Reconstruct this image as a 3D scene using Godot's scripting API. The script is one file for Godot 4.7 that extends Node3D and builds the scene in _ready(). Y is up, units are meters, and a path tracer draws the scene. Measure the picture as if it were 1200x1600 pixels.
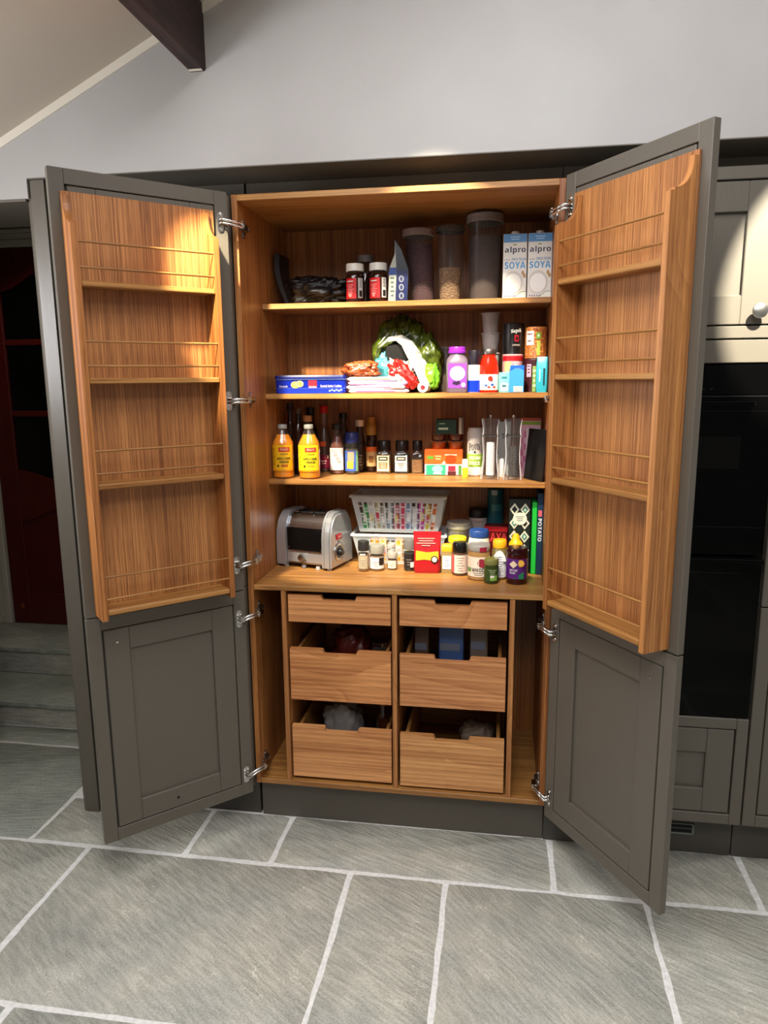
extends Node3D
# An open larder cupboard in a kitchen with slate floor. y up, metres; the larder's front plane is z = 0.

var rng := RandomNumberGenerator.new()
var M := {}
var used := {}
var font: SystemFont
var font_bold: SystemFont
var font_serif: SystemFont

# ---------------------------------------------------------------- nodes
func numbered(called: String) -> String:
	var n: int = used.get(called, -1) + 1
	used[called] = n
	return called if n == 0 else "%s_%03d" % [called, n]

func thing(called: String, label: String, category: String, at := Vector3.ZERO, turn := 0.0, group := "") -> Node3D:
	var o := Node3D.new()
	o.name = numbered(called)
	add_child(o)
	o.position = at
	o.rotation.y = deg_to_rad(turn)
	tag(o, label, category, group)
	return o

func tag(o: Node, label: String, category: String, group := "") -> void:
	o.set_meta("label", label)
	o.set_meta("category", category)
	if group:
		o.set_meta("group", group)

func obj(called: String, st: Variant, m: Material, parent: Node = null, at := Vector3.ZERO) -> MeshInstance3D:
	var o := MeshInstance3D.new()
	var top := parent == null
	o.name = numbered(called) if top else called
	if st is SurfaceTool:
		st.generate_normals()
		o.mesh = st.commit()
	else:
		o.mesh = st
	o.material_override = m
	o.position = at
	(self if top else parent).add_child(o, true)
	return o

func struct(called: String, st: Variant, m: Material, label := "") -> MeshInstance3D:
	var o := obj(called, st, m)
	o.set_meta("kind", "structure")
	if label:
		o.set_meta("label", label)
	return o

# ---------------------------------------------------------------- shapes
func mb() -> SurfaceTool:
	var st := SurfaceTool.new()
	st.begin(Mesh.PRIMITIVE_TRIANGLES)
	return st

func tri_out(st: SurfaceTool, a: Vector3, b: Vector3, c: Vector3, out: Vector3) -> void:
	if Plane(a, b, c).normal.dot(out) < 0.0:
		var t := b
		b = c
		c = t
	for v in [a, b, c]:
		st.set_uv(Vector2(v.x + v.z * 0.37, -v.y + v.z * 0.61))
		st.add_vertex(v)

func quad_out(st: SurfaceTool, a: Vector3, b: Vector3, c: Vector3, d: Vector3, out: Vector3) -> void:
	tri_out(st, a, b, c, out)
	tri_out(st, a, c, d, out)

# a box with chamfered edges, from lo to hi, optionally turned by t
func box(st: SurfaceTool, lo: Vector3, hi: Vector3, bev := 0.0015, t := Transform3D()) -> SurfaceTool:
	st.set_smooth_group(-1)
	var c := (lo + hi) / 2.0
	var h := ((hi - lo) / 2.0).abs()
	var b: float = minf(bev, minf(h.x, minf(h.y, h.z)) * 0.6)
	var P := func(s: Vector3, ax: int) -> Vector3:
		var v := Vector3(s.x * h.x, s.y * h.y, s.z * h.z)
		for k in 3:
			if k != ax:
				v[k] -= s[k] * b
		return t * (c + v)
	for ax in 3:
		var p := (ax + 1) % 3
		var q := (ax + 2) % 3
		for s in [-1.0, 1.0]:
			var n := Vector3.ZERO
			n[ax] = s
			var vs := []
			for e in [[-1.0, -1.0], [1.0, -1.0], [1.0, 1.0], [-1.0, 1.0]]:
				var k := Vector3.ZERO
				k[ax] = s
				k[p] = e[0]
				k[q] = e[1]
				vs.append(P.call(k, ax))
			quad_out(st, vs[0], vs[1], vs[2], vs[3], t.basis * n)
	if b > 0.0:
		for ax in 3:
			var p := (ax + 1) % 3
			var q := (ax + 2) % 3
			for e in [[-1.0, -1.0], [1.0, -1.0], [1.0, 1.0], [-1.0, 1.0]]:
				var k0 := Vector3.ZERO
				k0[p] = e[0]
				k0[q] = e[1]
				var k1 := k0
				k0[ax] = -1.0
				k1[ax] = 1.0
				var n := Vector3.ZERO
				n[p] = e[0]
				n[q] = e[1]
				quad_out(st, P.call(k0, p), P.call(k1, p), P.call(k1, q), P.call(k0, q), t.basis * n)
		for x in [-1.0, 1.0]:
			for y in [-1.0, 1.0]:
				for z in [-1.0, 1.0]:
					var k := Vector3(x, y, z)
					tri_out(st, P.call(k, 0), P.call(k, 1), P.call(k, 2), t.basis * k)
	return st

# a box of that size standing on its base at (0, 0, 0) + at
func stand(w: float, h: float, d: float, at := Vector3.ZERO, bev := 0.001, t := Transform3D()) -> SurfaceTool:
	return box(mb(), at + Vector3(-w / 2, 0, -d / 2), at + Vector3(w / 2, h, d / 2), bev, t)

# an outline in x, y drawn out from z0 to z1
func prism(st: SurfaceTool, pts: PackedVector2Array, z0: float, z1: float, t := Transform3D()) -> SurfaceTool:
	st.set_smooth_group(-1)
	var idx := Geometry2D.triangulate_polygon(pts)
	for s in [[z0, -1.0], [z1, 1.0]]:
		if z0 > z1:
			s[1] = -s[1]
		for i in range(0, idx.size(), 3):
			tri_out(st, t * Vector3(pts[idx[i]].x, pts[idx[i]].y, s[0]), t * Vector3(pts[idx[i + 1]].x, pts[idx[i + 1]].y, s[0]), t * Vector3(pts[idx[i + 2]].x, pts[idx[i + 2]].y, s[0]), t.basis * Vector3(0, 0, s[1]))
	var turn := -1.0 if Geometry2D.is_polygon_clockwise(pts) else 1.0
	for i in pts.size():
		var a := pts[i]
		var b := pts[(i + 1) % pts.size()]
		var n := Vector2(b.y - a.y, a.x - b.x) * turn
		if n.length() < 1e-7:
			continue
		quad_out(st, t * Vector3(a.x, a.y, z0), t * Vector3(b.x, b.y, z0), t * Vector3(b.x, b.y, z1), t * Vector3(a.x, a.y, z1), t.basis * Vector3(n.x, n.y, 0))
	return st

# a turned profile of (radius, height); creases where the outline turns by more than 40 degrees
func lathe(st: SurfaceTool, pts: Array, seg := 24, t := Transform3D(), lean := Vector2.ZERO) -> SurfaceTool:
	var group := 1
	for i in pts.size() - 1:
		var a: Vector2 = pts[i]
		var b: Vector2 = pts[i + 1]
		if i > 0:
			var d0: Vector2 = (a - pts[i - 1]).normalized()
			if d0.dot((b - a).normalized()) < 0.77:
				group += 1
		st.set_smooth_group(group)
		for k in seg:
			var f0 := TAU * k / seg
			var f1 := TAU * (k + 1) / seg
			var v := func(p: Vector2, f: float) -> Vector3:
				return t * Vector3(sin(f) * p.x + lean.x * p.y, p.y, cos(f) * p.x + lean.y * p.y)
			var fm := (f0 + f1) / 2
			var n := Vector3(sin(fm) * (b.y - a.y), -(b.x - a.x), cos(fm) * (b.y - a.y))
			if a.x > 1e-5:
				tri_out(st, v.call(a, f0), v.call(a, f1), v.call(b, f1), t.basis * n)
			if b.x > 1e-5:
				tri_out(st, v.call(a, f0), v.call(b, f1), v.call(b, f0), t.basis * n)
	return st

# a profile of [half width, half depth, height, corner radius] with rounded rectangular sections
func squarish(st: SurfaceTool, rows: Array, t := Transform3D(), cap := true) -> SurfaceTool:
	var ring := func(r: Array) -> Array:
		var out := []
		var cr: float = minf(r[3], minf(r[0], r[1]))
		for q in 4:
			var cx: float = (r[0] - cr) * [1, -1, -1, 1][q]
			var cz: float = (r[1] - cr) * [1, 1, -1, -1][q]
			for k in 6:
				var f := PI / 2 * (q + k / 5.0)
				out.append(t * Vector3(cx + cos(f) * cr, r[2], cz + sin(f) * cr))
		return out
	var group := 1
	for i in rows.size() - 1:
		if i > 0:
			var u := Vector2(rows[i][0] - rows[i - 1][0], rows[i][2] - rows[i - 1][2]).normalized()
			var w := Vector2(rows[i + 1][0] - rows[i][0], rows[i + 1][2] - rows[i][2]).normalized()
			if u.dot(w) < 0.8:
				group += 1
		st.set_smooth_group(group)
		var A: Array = ring.call(rows[i])
		var B: Array = ring.call(rows[i + 1])
		var mid := t * Vector3(0, (rows[i][2] + rows[i + 1][2]) / 2, 0)
		var slope: float = (rows[i + 1][0] - rows[i][0])
		for k in 24:
			var j := (k + 1) % 24
			var n: Vector3 = (A[k] + B[j]) / 2 - mid
			n = n.normalized() - t.basis.y.normalized() * (2.0 * signf(slope) if absf(slope) > absf(rows[i + 1][2] - rows[i][2]) else 0.0)
			quad_out(st, A[k], A[j], B[j], B[k], n)
	if cap:
		for e in [[0, -1.0], [rows.size() - 1, 1.0]]:
			group += 1
			st.set_smooth_group(group)
			var A: Array = ring.call(rows[e[0]])
			var c := t * Vector3(0, rows[e[0]][2], 0)
			for k in 24:
				tri_out(st, c, A[k], A[(k + 1) % 24], t.basis.y * e[1])
	return st

# a round bar along a line of points
func tube(st: SurfaceTool, pts: Array, r: float, seg := 8, t := Transform3D()) -> SurfaceTool:
	st.set_smooth_group(1)
	var rings := []
	for i in pts.size():
		var d: Vector3 = (pts[mini(i + 1, pts.size() - 1)] - pts[maxi(i - 1, 0)]).normalized()
		var s := d.cross(Vector3.UP if absf(d.y) < 0.9 else Vector3.RIGHT).normalized()
		var u := s.cross(d)
		var ring := []
		for k in seg:
			var f := TAU * k / seg
			ring.append(t * (pts[i] + (s * cos(f) + u * sin(f)) * r))
		rings.append(ring)
	for i in pts.size() - 1:
		var c: Vector3 = t * ((pts[i] + pts[i + 1]) / 2)
		for k in seg:
			var j := (k + 1) % seg
			quad_out(st, rings[i][k], rings[i][j], rings[i + 1][j], rings[i + 1][k], (rings[i][k] + rings[i + 1][j]) / 2 - c)
	st.set_smooth_group(-1)
	for e in [0, pts.size() - 1]:
		var o: Vector3 = t.basis * (pts[e] - pts[1 if e == 0 else e - 1])
		for k in seg:
			tri_out(st, t * pts[e], rings[e][k], rings[e][(k + 1) % seg], o)
	return st

# a curved sheet on a cylinder of radius r, from angle a0 to a1 (0 faces +z), with its own thickness
func round_sheet(r: float, a0: float, a1: float, y0: float, y1: float, thick := 0.0004) -> SurfaceTool:
	var st := mb()
	var n := maxi(4, int((a1 - a0) / 10.0))
	var R := r + thick
	for k in n:
		var f := deg_to_rad(a0 + (a1 - a0) * k / n)
		var g := deg_to_rad(a0 + (a1 - a0) * (k + 1) / n)
		var p := func(q: float, y: float, rr: float) -> Vector3: return Vector3(sin(q) * rr, y, cos(q) * rr)
		var o := Vector3(sin((f + g) / 2), 0, cos((f + g) / 2))
		st.set_smooth_group(1)
		quad_out(st, p.call(f, y0, R), p.call(g, y0, R), p.call(g, y1, R), p.call(f, y1, R), o)
		st.set_smooth_group(-1)
		quad_out(st, p.call(f, y1, R), p.call(g, y1, R), p.call(g, y1, r - 0.0004), p.call(f, y1, r - 0.0004), Vector3.UP)
		quad_out(st, p.call(f, y0, R), p.call(g, y0, R), p.call(g, y0, r - 0.0004), p.call(f, y0, r - 0.0004), Vector3.DOWN)
	return st

# lettering of that width and height about a centre; bent round the y axis where bend is a radius
func text(parent: Node, words: String, at: Vector3, w: float, h: float, m: Material, bend := 0.0, face := "bold", turn := 0.0, angle := 0.0, roll := 0.0) -> MeshInstance3D:
	var tm := TextMesh.new()
	tm.text = words
	tm.font = font_serif if face == "serif" else font if face == "plain" else font_bold
	tm.font_size = 24
	tm.pixel_size = 0.01
	tm.depth = 0.02
	tm.curve_step = 2.5
	var a := tm.get_mesh_arrays()
	var vs: PackedVector3Array = a[Mesh.ARRAY_VERTEX]
	if vs.is_empty():
		return null
	var bb := AABB(vs[0], Vector3.ZERO)
	for v in vs:
		bb = bb.expand(v)
	var c := bb.get_center()
	for i in vs.size():
		var v := vs[i] - c
		var x := v.x / bb.size.x * w
		var y := v.y / bb.size.y * h
		if roll:
			var q := Vector2(x, y).rotated(deg_to_rad(roll))
			x = q.x
			y = q.y
		var z := 0.0005 * v.z / bb.size.z
		if bend > 0.0:
			var f := x / bend + deg_to_rad(angle)
			vs[i] = Vector3(sin(f) * (bend + z + 0.0005), y, cos(f) * (bend + z + 0.0005))
		else:
			vs[i] = Vector3(x, y, z)
	var fresh := []
	fresh.resize(Mesh.ARRAY_MAX)
	fresh[Mesh.ARRAY_VERTEX] = vs
	fresh[Mesh.ARRAY_INDEX] = a[Mesh.ARRAY_INDEX]
	if bend <= 0.0:
		fresh[Mesh.ARRAY_NORMAL] = a[Mesh.ARRAY_NORMAL]
	var me := ArrayMesh.new()
	me.add_surface_from_arrays(Mesh.PRIMITIVE_TRIANGLES, fresh)
	var o := MeshInstance3D.new()
	o.name = "lettering"
	o.mesh = me
	o.material_override = m
	o.position = at
	o.rotation.y = deg_to_rad(turn)
	parent.add_child(o, true)
	return o

# a thin print or plate facing +z, centred
func plate(parent: Node, called: String, w: float, h: float, at: Vector3, m: Material, thick := 0.0008) -> MeshInstance3D:
	return obj(called, box(mb(), Vector3(-w / 2, -h / 2, 0), Vector3(w / 2, h / 2, thick), 0.0), m, parent, at)

func disc(parent: Node, called: String, rx: float, ry: float, at: Vector3, m: Material, thick := 0.0008) -> MeshInstance3D:
	var pts := PackedVector2Array()
	for k in 20:
		pts.append(Vector2(cos(TAU * k / 20) * rx, sin(TAU * k / 20) * ry))
	return obj(called, prism(mb(), pts, 0.0, thick), m, parent, at)

func shapeplate(parent: Node, called: String, pts: Array, at: Vector3, m: Material, thick := 0.0008) -> MeshInstance3D:
	return obj(called, prism(mb(), PackedVector2Array(pts), 0.0, thick), m, parent, at)

# a crumpled film body: a rounded block creased by ridged noise, flattened on what it lies on
func crumple(size: Vector3, seed_: int, rough := 0.25, freq := 3.0, seg := 40, taper := 0.0) -> SurfaceTool:
	var st := mb()
	var no := FastNoiseLite.new()
	no.seed = seed_
	no.frequency = freq * 0.55
	no.noise_type = FastNoiseLite.TYPE_SIMPLEX
	no.fractal_type = FastNoiseLite.FRACTAL_RIDGED
	no.fractal_octaves = 3
	var lo := FastNoiseLite.new()
	lo.seed = seed_ + 7
	lo.frequency = 0.9
	var rows := seg / 2
	var grid := []
	for i in rows + 1:
		var row := []
		for k in seg:
			var th := PI * i / rows
			var f := TAU * k / seg
			var d := Vector3(sin(th) * cos(f), cos(th), sin(th) * sin(f))
			var e := Vector3(signf(d.x) * pow(absf(d.x), 0.75), signf(d.y) * pow(absf(d.y), 0.75), signf(d.z) * pow(absf(d.z), 0.75))
			var q := 1.0 - rough * 0.35 + rough * 0.55 * no.get_noise_3dv(d * 1.4) + rough * 0.9 * lo.get_noise_3dv(d)
			var v := Vector3(e.x * size.x / 2, e.y * size.y / 2, e.z * size.z / 2) * q
			var up := maxf(v.y + size.y / 2, 0.0)
			row.append(Vector3(v.x * (1.0 - taper * up / size.y), up, v.z * (1.0 - taper * 0.6 * up / size.y)))
		grid.append(row)
	st.set_smooth_group(1)
	for i in rows:
		for k in seg:
			var j := (k + 1) % seg
			var a: Vector3 = grid[i][k]
			var c: Vector3 = grid[i + 1][j]
			quad_out(st, a, grid[i][j], c, grid[i + 1][k], (a + c) / 2 - Vector3(0, size.y / 2, 0))
	return st

# ---------------------------------------------------------------- materials
func mat(key: String, c: Color, rough := 0.5, metal := 0.0) -> StandardMaterial3D:
	var m := StandardMaterial3D.new()
	m.resource_name = key
	m.albedo_color = c
	m.roughness = rough
	m.metallic = metal
	M[key] = m
	return m

func hexm(c: String, rough := 0.45) -> StandardMaterial3D:
	var k := c + str(rough)
	if not M.has(k):
		mat(k, Color(c), rough)
	return M[k]

func clear(key: String, c: Color, alpha: float, rough := 0.03) -> StandardMaterial3D:
	var m := mat(key, Color(c, alpha), rough)
	m.transparency = BaseMaterial3D.TRANSPARENCY_ALPHA
	return m

func stretched(seed_: int, freq: float, w: int, h: int, w0: int, h0: int, octaves := 3) -> PackedByteArray:
	var n := FastNoiseLite.new()
	n.seed = seed_
	n.frequency = freq
	n.fractal_octaves = octaves
	var im := n.get_seamless_image(w0, h0)
	im.convert(Image.FORMAT_L8)
	im.resize(w, h, Image.INTERPOLATE_CUBIC)
	return im.get_data()

# oak: rings that wander along the grain, streaks and pores. along_x lays the grain along u
func oak(seed_: int, dark: Color, light: Color, rings: int, ring_w: float, streak_w: float, wander: float, pitch: float, along_x := false) -> ImageTexture:
	var w := 512
	var h := 768
	var warp := stretched(seed_, 0.03, w, h, 64, 12, 1)
	var streak := stretched(seed_ + 1, pitch, w, h, w, 8, 3)
	var fine := stretched(seed_ + 2, 0.3, w, h, w, 40, 2)
	var tone := stretched(seed_ + 3, 0.05, w, h, 48, 10, 2)
	var bytes := PackedByteArray()
	bytes.resize(w * h * 3)
	for y in h:
		for x in w:
			var i := y * w + x
			var r: float = float(x) / w * rings + warp[i] / 255.0 * wander
			r = r - floorf(r)
			r = pow(r, 2.2)
			var s := streak[i] / 255.0 - 0.5
			var f := fine[i] / 255.0
			var v := 0.62 - ring_w * (r - 0.3) + streak_w * s * 1.6 + (tone[i] / 255.0 - 0.5) * 0.3
			if f < 0.36:
				v -= (0.36 - f) * streak_w * 3.0
			v = clampf(v, 0.0, 1.0)
			var j := (x * h + y) * 3 if along_x else i * 3
			bytes[j] = int(255.0 * (dark.r + (light.r - dark.r) * v))
			bytes[j + 1] = int(255.0 * (dark.g + (light.g - dark.g) * v))
			bytes[j + 2] = int(255.0 * (dark.b + (light.b - dark.b) * v))
	var im := Image.create_from_data(h if along_x else w, w if along_x else h, false, Image.FORMAT_RGB8, bytes)
	return ImageTexture.create_from_image(im)

func wood(key: String, tex: Texture2D, scale: Vector3, offset: Vector3, rough := 0.42, tint := Color.WHITE) -> StandardMaterial3D:
	var m := mat(key, tint, rough)
	m.albedo_texture = tex
	m.uv1_triplanar = true
	m.uv1_scale = scale
	m.uv1_offset = offset
	m.uv1_triplanar_sharpness = 8.0
	return m

func noisy(key: String, a: Color, b: Color, scale: float, freq: float, rough: float, bump := 0.0, octaves := 4, cell := false) -> StandardMaterial3D:
	var n := FastNoiseLite.new()
	n.seed = hash(key) % 1000
	n.frequency = freq
	n.fractal_octaves = octaves
	if cell:
		n.noise_type = FastNoiseLite.TYPE_CELLULAR
	var g := Gradient.new()
	g.set_color(0, a)
	g.set_color(1, b)
	var t := NoiseTexture2D.new()
	t.width = 256
	t.height = 256
	t.seamless = true
	t.noise = n
	t.color_ramp = g
	var m := mat(key, Color.WHITE, rough)
	m.albedo_texture = t
	m.uv1_triplanar = true
	m.uv1_scale = Vector3.ONE * scale
	if bump > 0.0:
		m.heightmap_enabled = true
		var t2 := NoiseTexture2D.new()
		t2.width = 256
		t2.height = 256
		t2.seamless = true
		t2.noise = n
		m.heightmap_texture = t2
		m.heightmap_scale = bump
	return m

func slate_texture(seed_: int) -> Array:
	var w := 768
	var h := 768
	var streak := stretched(seed_, 0.085, w, h, 96, 640, 5)
	var fine := stretched(seed_ + 1, 0.2, w, h, 420, 768, 4)
	var patch := stretched(seed_ + 2, 0.03, w, h, 96, 96, 3)
	var vein := stretched(seed_ + 3, 0.022, w, h, 192, 256, 4)
	var bytes := PackedByteArray()
	bytes.resize(w * h * 3)
	var high := PackedByteArray()
	high.resize(w * h)
	for i in w * h:
		var s := streak[i] / 255.0
		var f := fine[i] / 255.0
		var p := patch[i] / 255.0
		var ve: float = absf(vein[i] / 255.0 - 0.5)
		var v := 0.54 + (s - 0.5) * 0.40 + (f - 0.5) * 0.42 + (p - 0.5) * 0.22
		var line: float = clampf(1.0 - ve / 0.011, 0.0, 1.0) * clampf((p - 0.42) * 6.0, 0.0, 1.0)
		v = clampf(v + line * 0.22, 0.0, 1.0)
		var warm := (p - 0.5) * 0.045
		bytes[i * 3] = int(clampf(126.0 + 92.0 * v + line * 8.0 + warm * 120.0, 0.0, 255.0))
		bytes[i * 3 + 1] = int(clampf(127.0 + 92.0 * v + line * 8.0 + warm * 60.0, 0.0, 255.0))
		bytes[i * 3 + 2] = int(clampf(120.0 + 90.0 * v + line * 8.0 - warm * 50.0, 0.0, 255.0))
		high[i] = int(clampf(255.0 * (0.5 + (s - 0.5) * 0.8 + (f - 0.5) * 0.35), 0.0, 255.0))
	return [ImageTexture.create_from_image(Image.create_from_data(w, h, false, Image.FORMAT_RGB8, bytes)), ImageTexture.create_from_image(Image.create_from_data(w, h, false, Image.FORMAT_L8, high))]

func materials() -> void:
	font = SystemFont.new()
	font.font_names = ["Droid Sans"]
	font_bold = SystemFont.new()
	font_bold.font_names = ["Droid Sans"]
	font_bold.font_weight = 700
	font_serif = SystemFont.new()
	font_serif.font_names = ["Droid Serif"]
	var dk := Color(0.45, 0.25, 0.105)
	var lt := Color(0.77, 0.53, 0.295)
	var ov := oak(11, dk, lt, 7, 0.20, 0.5, 2.2, 0.09)
	var oh := oak(23, dk, lt, 6, 0.28, 0.42, 3.2, 0.09, true)
	var vn := oak(37, Color(0.40, 0.22, 0.10), Color(0.80, 0.555, 0.32), 9, 0.10, 0.58, 0.5, 0.2)
	wood("oak_upright", ov, Vector3(1.7, 0.8, 1.7), Vector3.ZERO)
	wood("oak_upright_b", ov, Vector3(1.9, 0.8, 1.9), Vector3(0.31, 0.4, 0.17), 0.42, Color(0.97, 0.93, 0.88))
	wood("oak_level", oh, Vector3(0.8, 1.7, 1.7), Vector3(0.1, 0.2, 0.3), 0.42, Color(0.95, 1.0, 0.97))
	var od := oak(29, Color(0.60, 0.37, 0.20), Color(0.90, 0.67, 0.45), 6, 0.30, 0.42, 3.2, 0.09, true)
	for k in 6:
		wood("oak_drawer_%d" % k, od, Vector3(0.9, 1.9, 1.9), Vector3(0.37 * k, 0.23 * k + 0.11, 0.41 * k), 0.42, [Color(1, 0.95, 0.9), Color(0.98, 0.93, 0.88), Color(1, 0.94, 0.87), Color(0.97, 0.93, 0.9), Color(1, 0.97, 0.92), Color(1.0, 1.0, 0.95)][k])
	wood("veneer", vn, Vector3(2.4, 0.7, 2.4), Vector3(0.2, 0.1, 0))
	wood("veneer_b", vn, Vector3(2.4, 0.7, 2.4), Vector3(0.63, 0.45, 0))
	var paint := mat("grey_paint", Color(0.375, 0.35, 0.31), 0.38)
	var grain := NoiseTexture2D.new()
	var gn := FastNoiseLite.new()
	gn.seed = 5
	gn.frequency = 0.03
	grain.noise = gn
	grain.width = 256
	grain.height = 256
	grain.seamless = true
	paint.heightmap_enabled = true
	paint.heightmap_texture = grain
	paint.heightmap_scale = 0.02
	paint.uv1_triplanar = true
	paint.uv1_scale = Vector3(12, 1.6, 12)
	mat("plinth_paint", Color(0.27, 0.255, 0.235), 0.45)
	mat("larder_plinth", Color(0.345, 0.32, 0.285), 0.42)
	mat("gap_black", Color(0.02, 0.02, 0.02), 0.8)
	noisy("plaster", Color(0.665, 0.65, 0.635), Color(0.71, 0.70, 0.688), 0.45, 0.012, 0.85)
	noisy("ceiling_plaster", Color(0.76, 0.715, 0.655), Color(0.80, 0.755, 0.695), 0.4, 0.012, 0.9)
	noisy("hall_paint", Color(0.60, 0.585, 0.56), Color(0.63, 0.61, 0.585), 0.5, 0.012, 0.8)
	mat("trim_white", Color(0.78, 0.75, 0.70), 0.5)
	mat("bead", Color(0.86, 0.83, 0.77), 0.8)
	noisy("grout", Color(0.86, 0.855, 0.835), Color(0.96, 0.955, 0.94), 6.0, 0.03, 0.9, 0.15)
	var beam := noisy("beam_wood", Color(0.11, 0.05, 0.045), Color(0.22, 0.12, 0.105), 1.0, 0.02, 0.6, 0.25)
	beam.uv1_scale = Vector3(7, 7, 0.9)
	var hall := noisy("red_wood", Color(0.27, 0.05, 0.04), Color(0.35, 0.075, 0.055), 1.0, 0.02, 0.38)
	hall.uv1_scale = Vector3(9, 1.0, 9)
	mat("dark_glass", Color(0.03, 0.03, 0.028), 0.08)
	mat("oven_black", Color(0.012, 0.012, 0.013), 0.07).metallic_specular = 0.22
	mat("oven_window", Color(0.05, 0.05, 0.042), 0.12).metallic_specular = 0.22
	mat("oven_trim", Color(0.16, 0.16, 0.16), 0.3, 0.8)
	mat("chrome", Color(0.80, 0.79, 0.77), 0.16, 1.0)
	mat("nickel", Color(0.66, 0.65, 0.63), 0.28, 1.0)
	mat("steel", Color(0.70, 0.71, 0.72), 0.2, 1.0)
	mat("vent_grey", Color(0.45, 0.48, 0.45), 0.4, 0.3)
	for k in 3:
		var s := slate_texture(100 + 10 * k)
		var m := mat("slate_%d" % k, [Color(0.97, 0.965, 0.945), Color(1.0, 0.985, 0.96), Color(0.90, 0.915, 0.90)][k], 0.55)
		m.albedo_texture = s[0]
		m.heightmap_enabled = true
		m.heightmap_texture = s[1]
		m.heightmap_scale = 0.3
	clear("glass", Color(0.9, 0.95, 0.93), 0.015)
	clear("acrylic", Color(0.95, 0.96, 0.97), 0.012)
	clear("brown_glass", Color(0.20, 0.09, 0.04), 0.6)
	clear("acrylic_edge", Color(0.97, 0.98, 1.0), 0.45)
	clear("film", Color(0.9, 0.92, 0.95), 0.25, 0.12)
	clear("smoky_plastic", Color(0.40, 0.37, 0.35), 0.20, 0.26)
	clear("basket_plastic", Color(0.90, 0.94, 0.96), 0.32, 0.3)
	noisy("oats", Color(0.35, 0.24, 0.15), Color(0.80, 0.66, 0.48), 14.0, 0.05, 0.8, 0.6, 2, true)
	noisy("lentils", Color(0.17, 0.075, 0.10), Color(0.42, 0.22, 0.27), 14.0, 0.06, 0.7, 0.5, 2, true)
	noisy("flour_brown", Color(0.20, 0.155, 0.145), Color(0.28, 0.22, 0.20), 6.0, 0.03, 0.8)
	noisy("peppercorn", Color(0.01, 0.01, 0.01), Color(0.55, 0.52, 0.50), 18.0, 0.05, 0.5, 0.8, 2, true)
	noisy("salt", Color(0.82, 0.82, 0.83), Color(0.95, 0.95, 0.96), 14.0, 0.06, 0.6, 0.3)
	noisy("spice_tan", Color(0.42, 0.27, 0.13), Color(0.72, 0.54, 0.32), 14.0, 0.06, 0.8, 0.3)
	noisy("spice_dark", Color(0.05, 0.04, 0.03), Color(0.20, 0.16, 0.11), 14.0, 0.06, 0.8, 0.3)
	noisy("chickpeas", Color(0.42, 0.15, 0.04), Color(1.0, 0.72, 0.36), 9.0, 0.06, 0.5, 0.0, 1, true)
	noisy("kidney_beans", Color(0.09, 0.01, 0.03), Color(0.40, 0.07, 0.13), 9.0, 0.06, 0.5, 0.0, 1, true)
	noisy("green_film", Color(0.10, 0.14, 0.03), Color(0.46, 0.52, 0.17), 5.0, 0.02, 0.24)
	noisy("dark_film", Color(0.03, 0.016, 0.014), Color(0.10, 0.05, 0.04), 6.0, 0.03, 0.45)
	noisy("orange_film", Color(0.42, 0.14, 0.07), Color(0.83, 0.45, 0.24), 8.0, 0.02, 0.25)
	noisy("red_film", Color(0.62, 0.03, 0.03), Color(0.93, 0.22, 0.18), 8.0, 0.02, 0.22)
	noisy("silver_film", Color(0.45, 0.44, 0.42), Color(0.86, 0.84, 0.82), 6.0, 0.02, 0.3)
	mat("vinegar", Color(0.90, 0.55, 0.06), 0.12)

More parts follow.
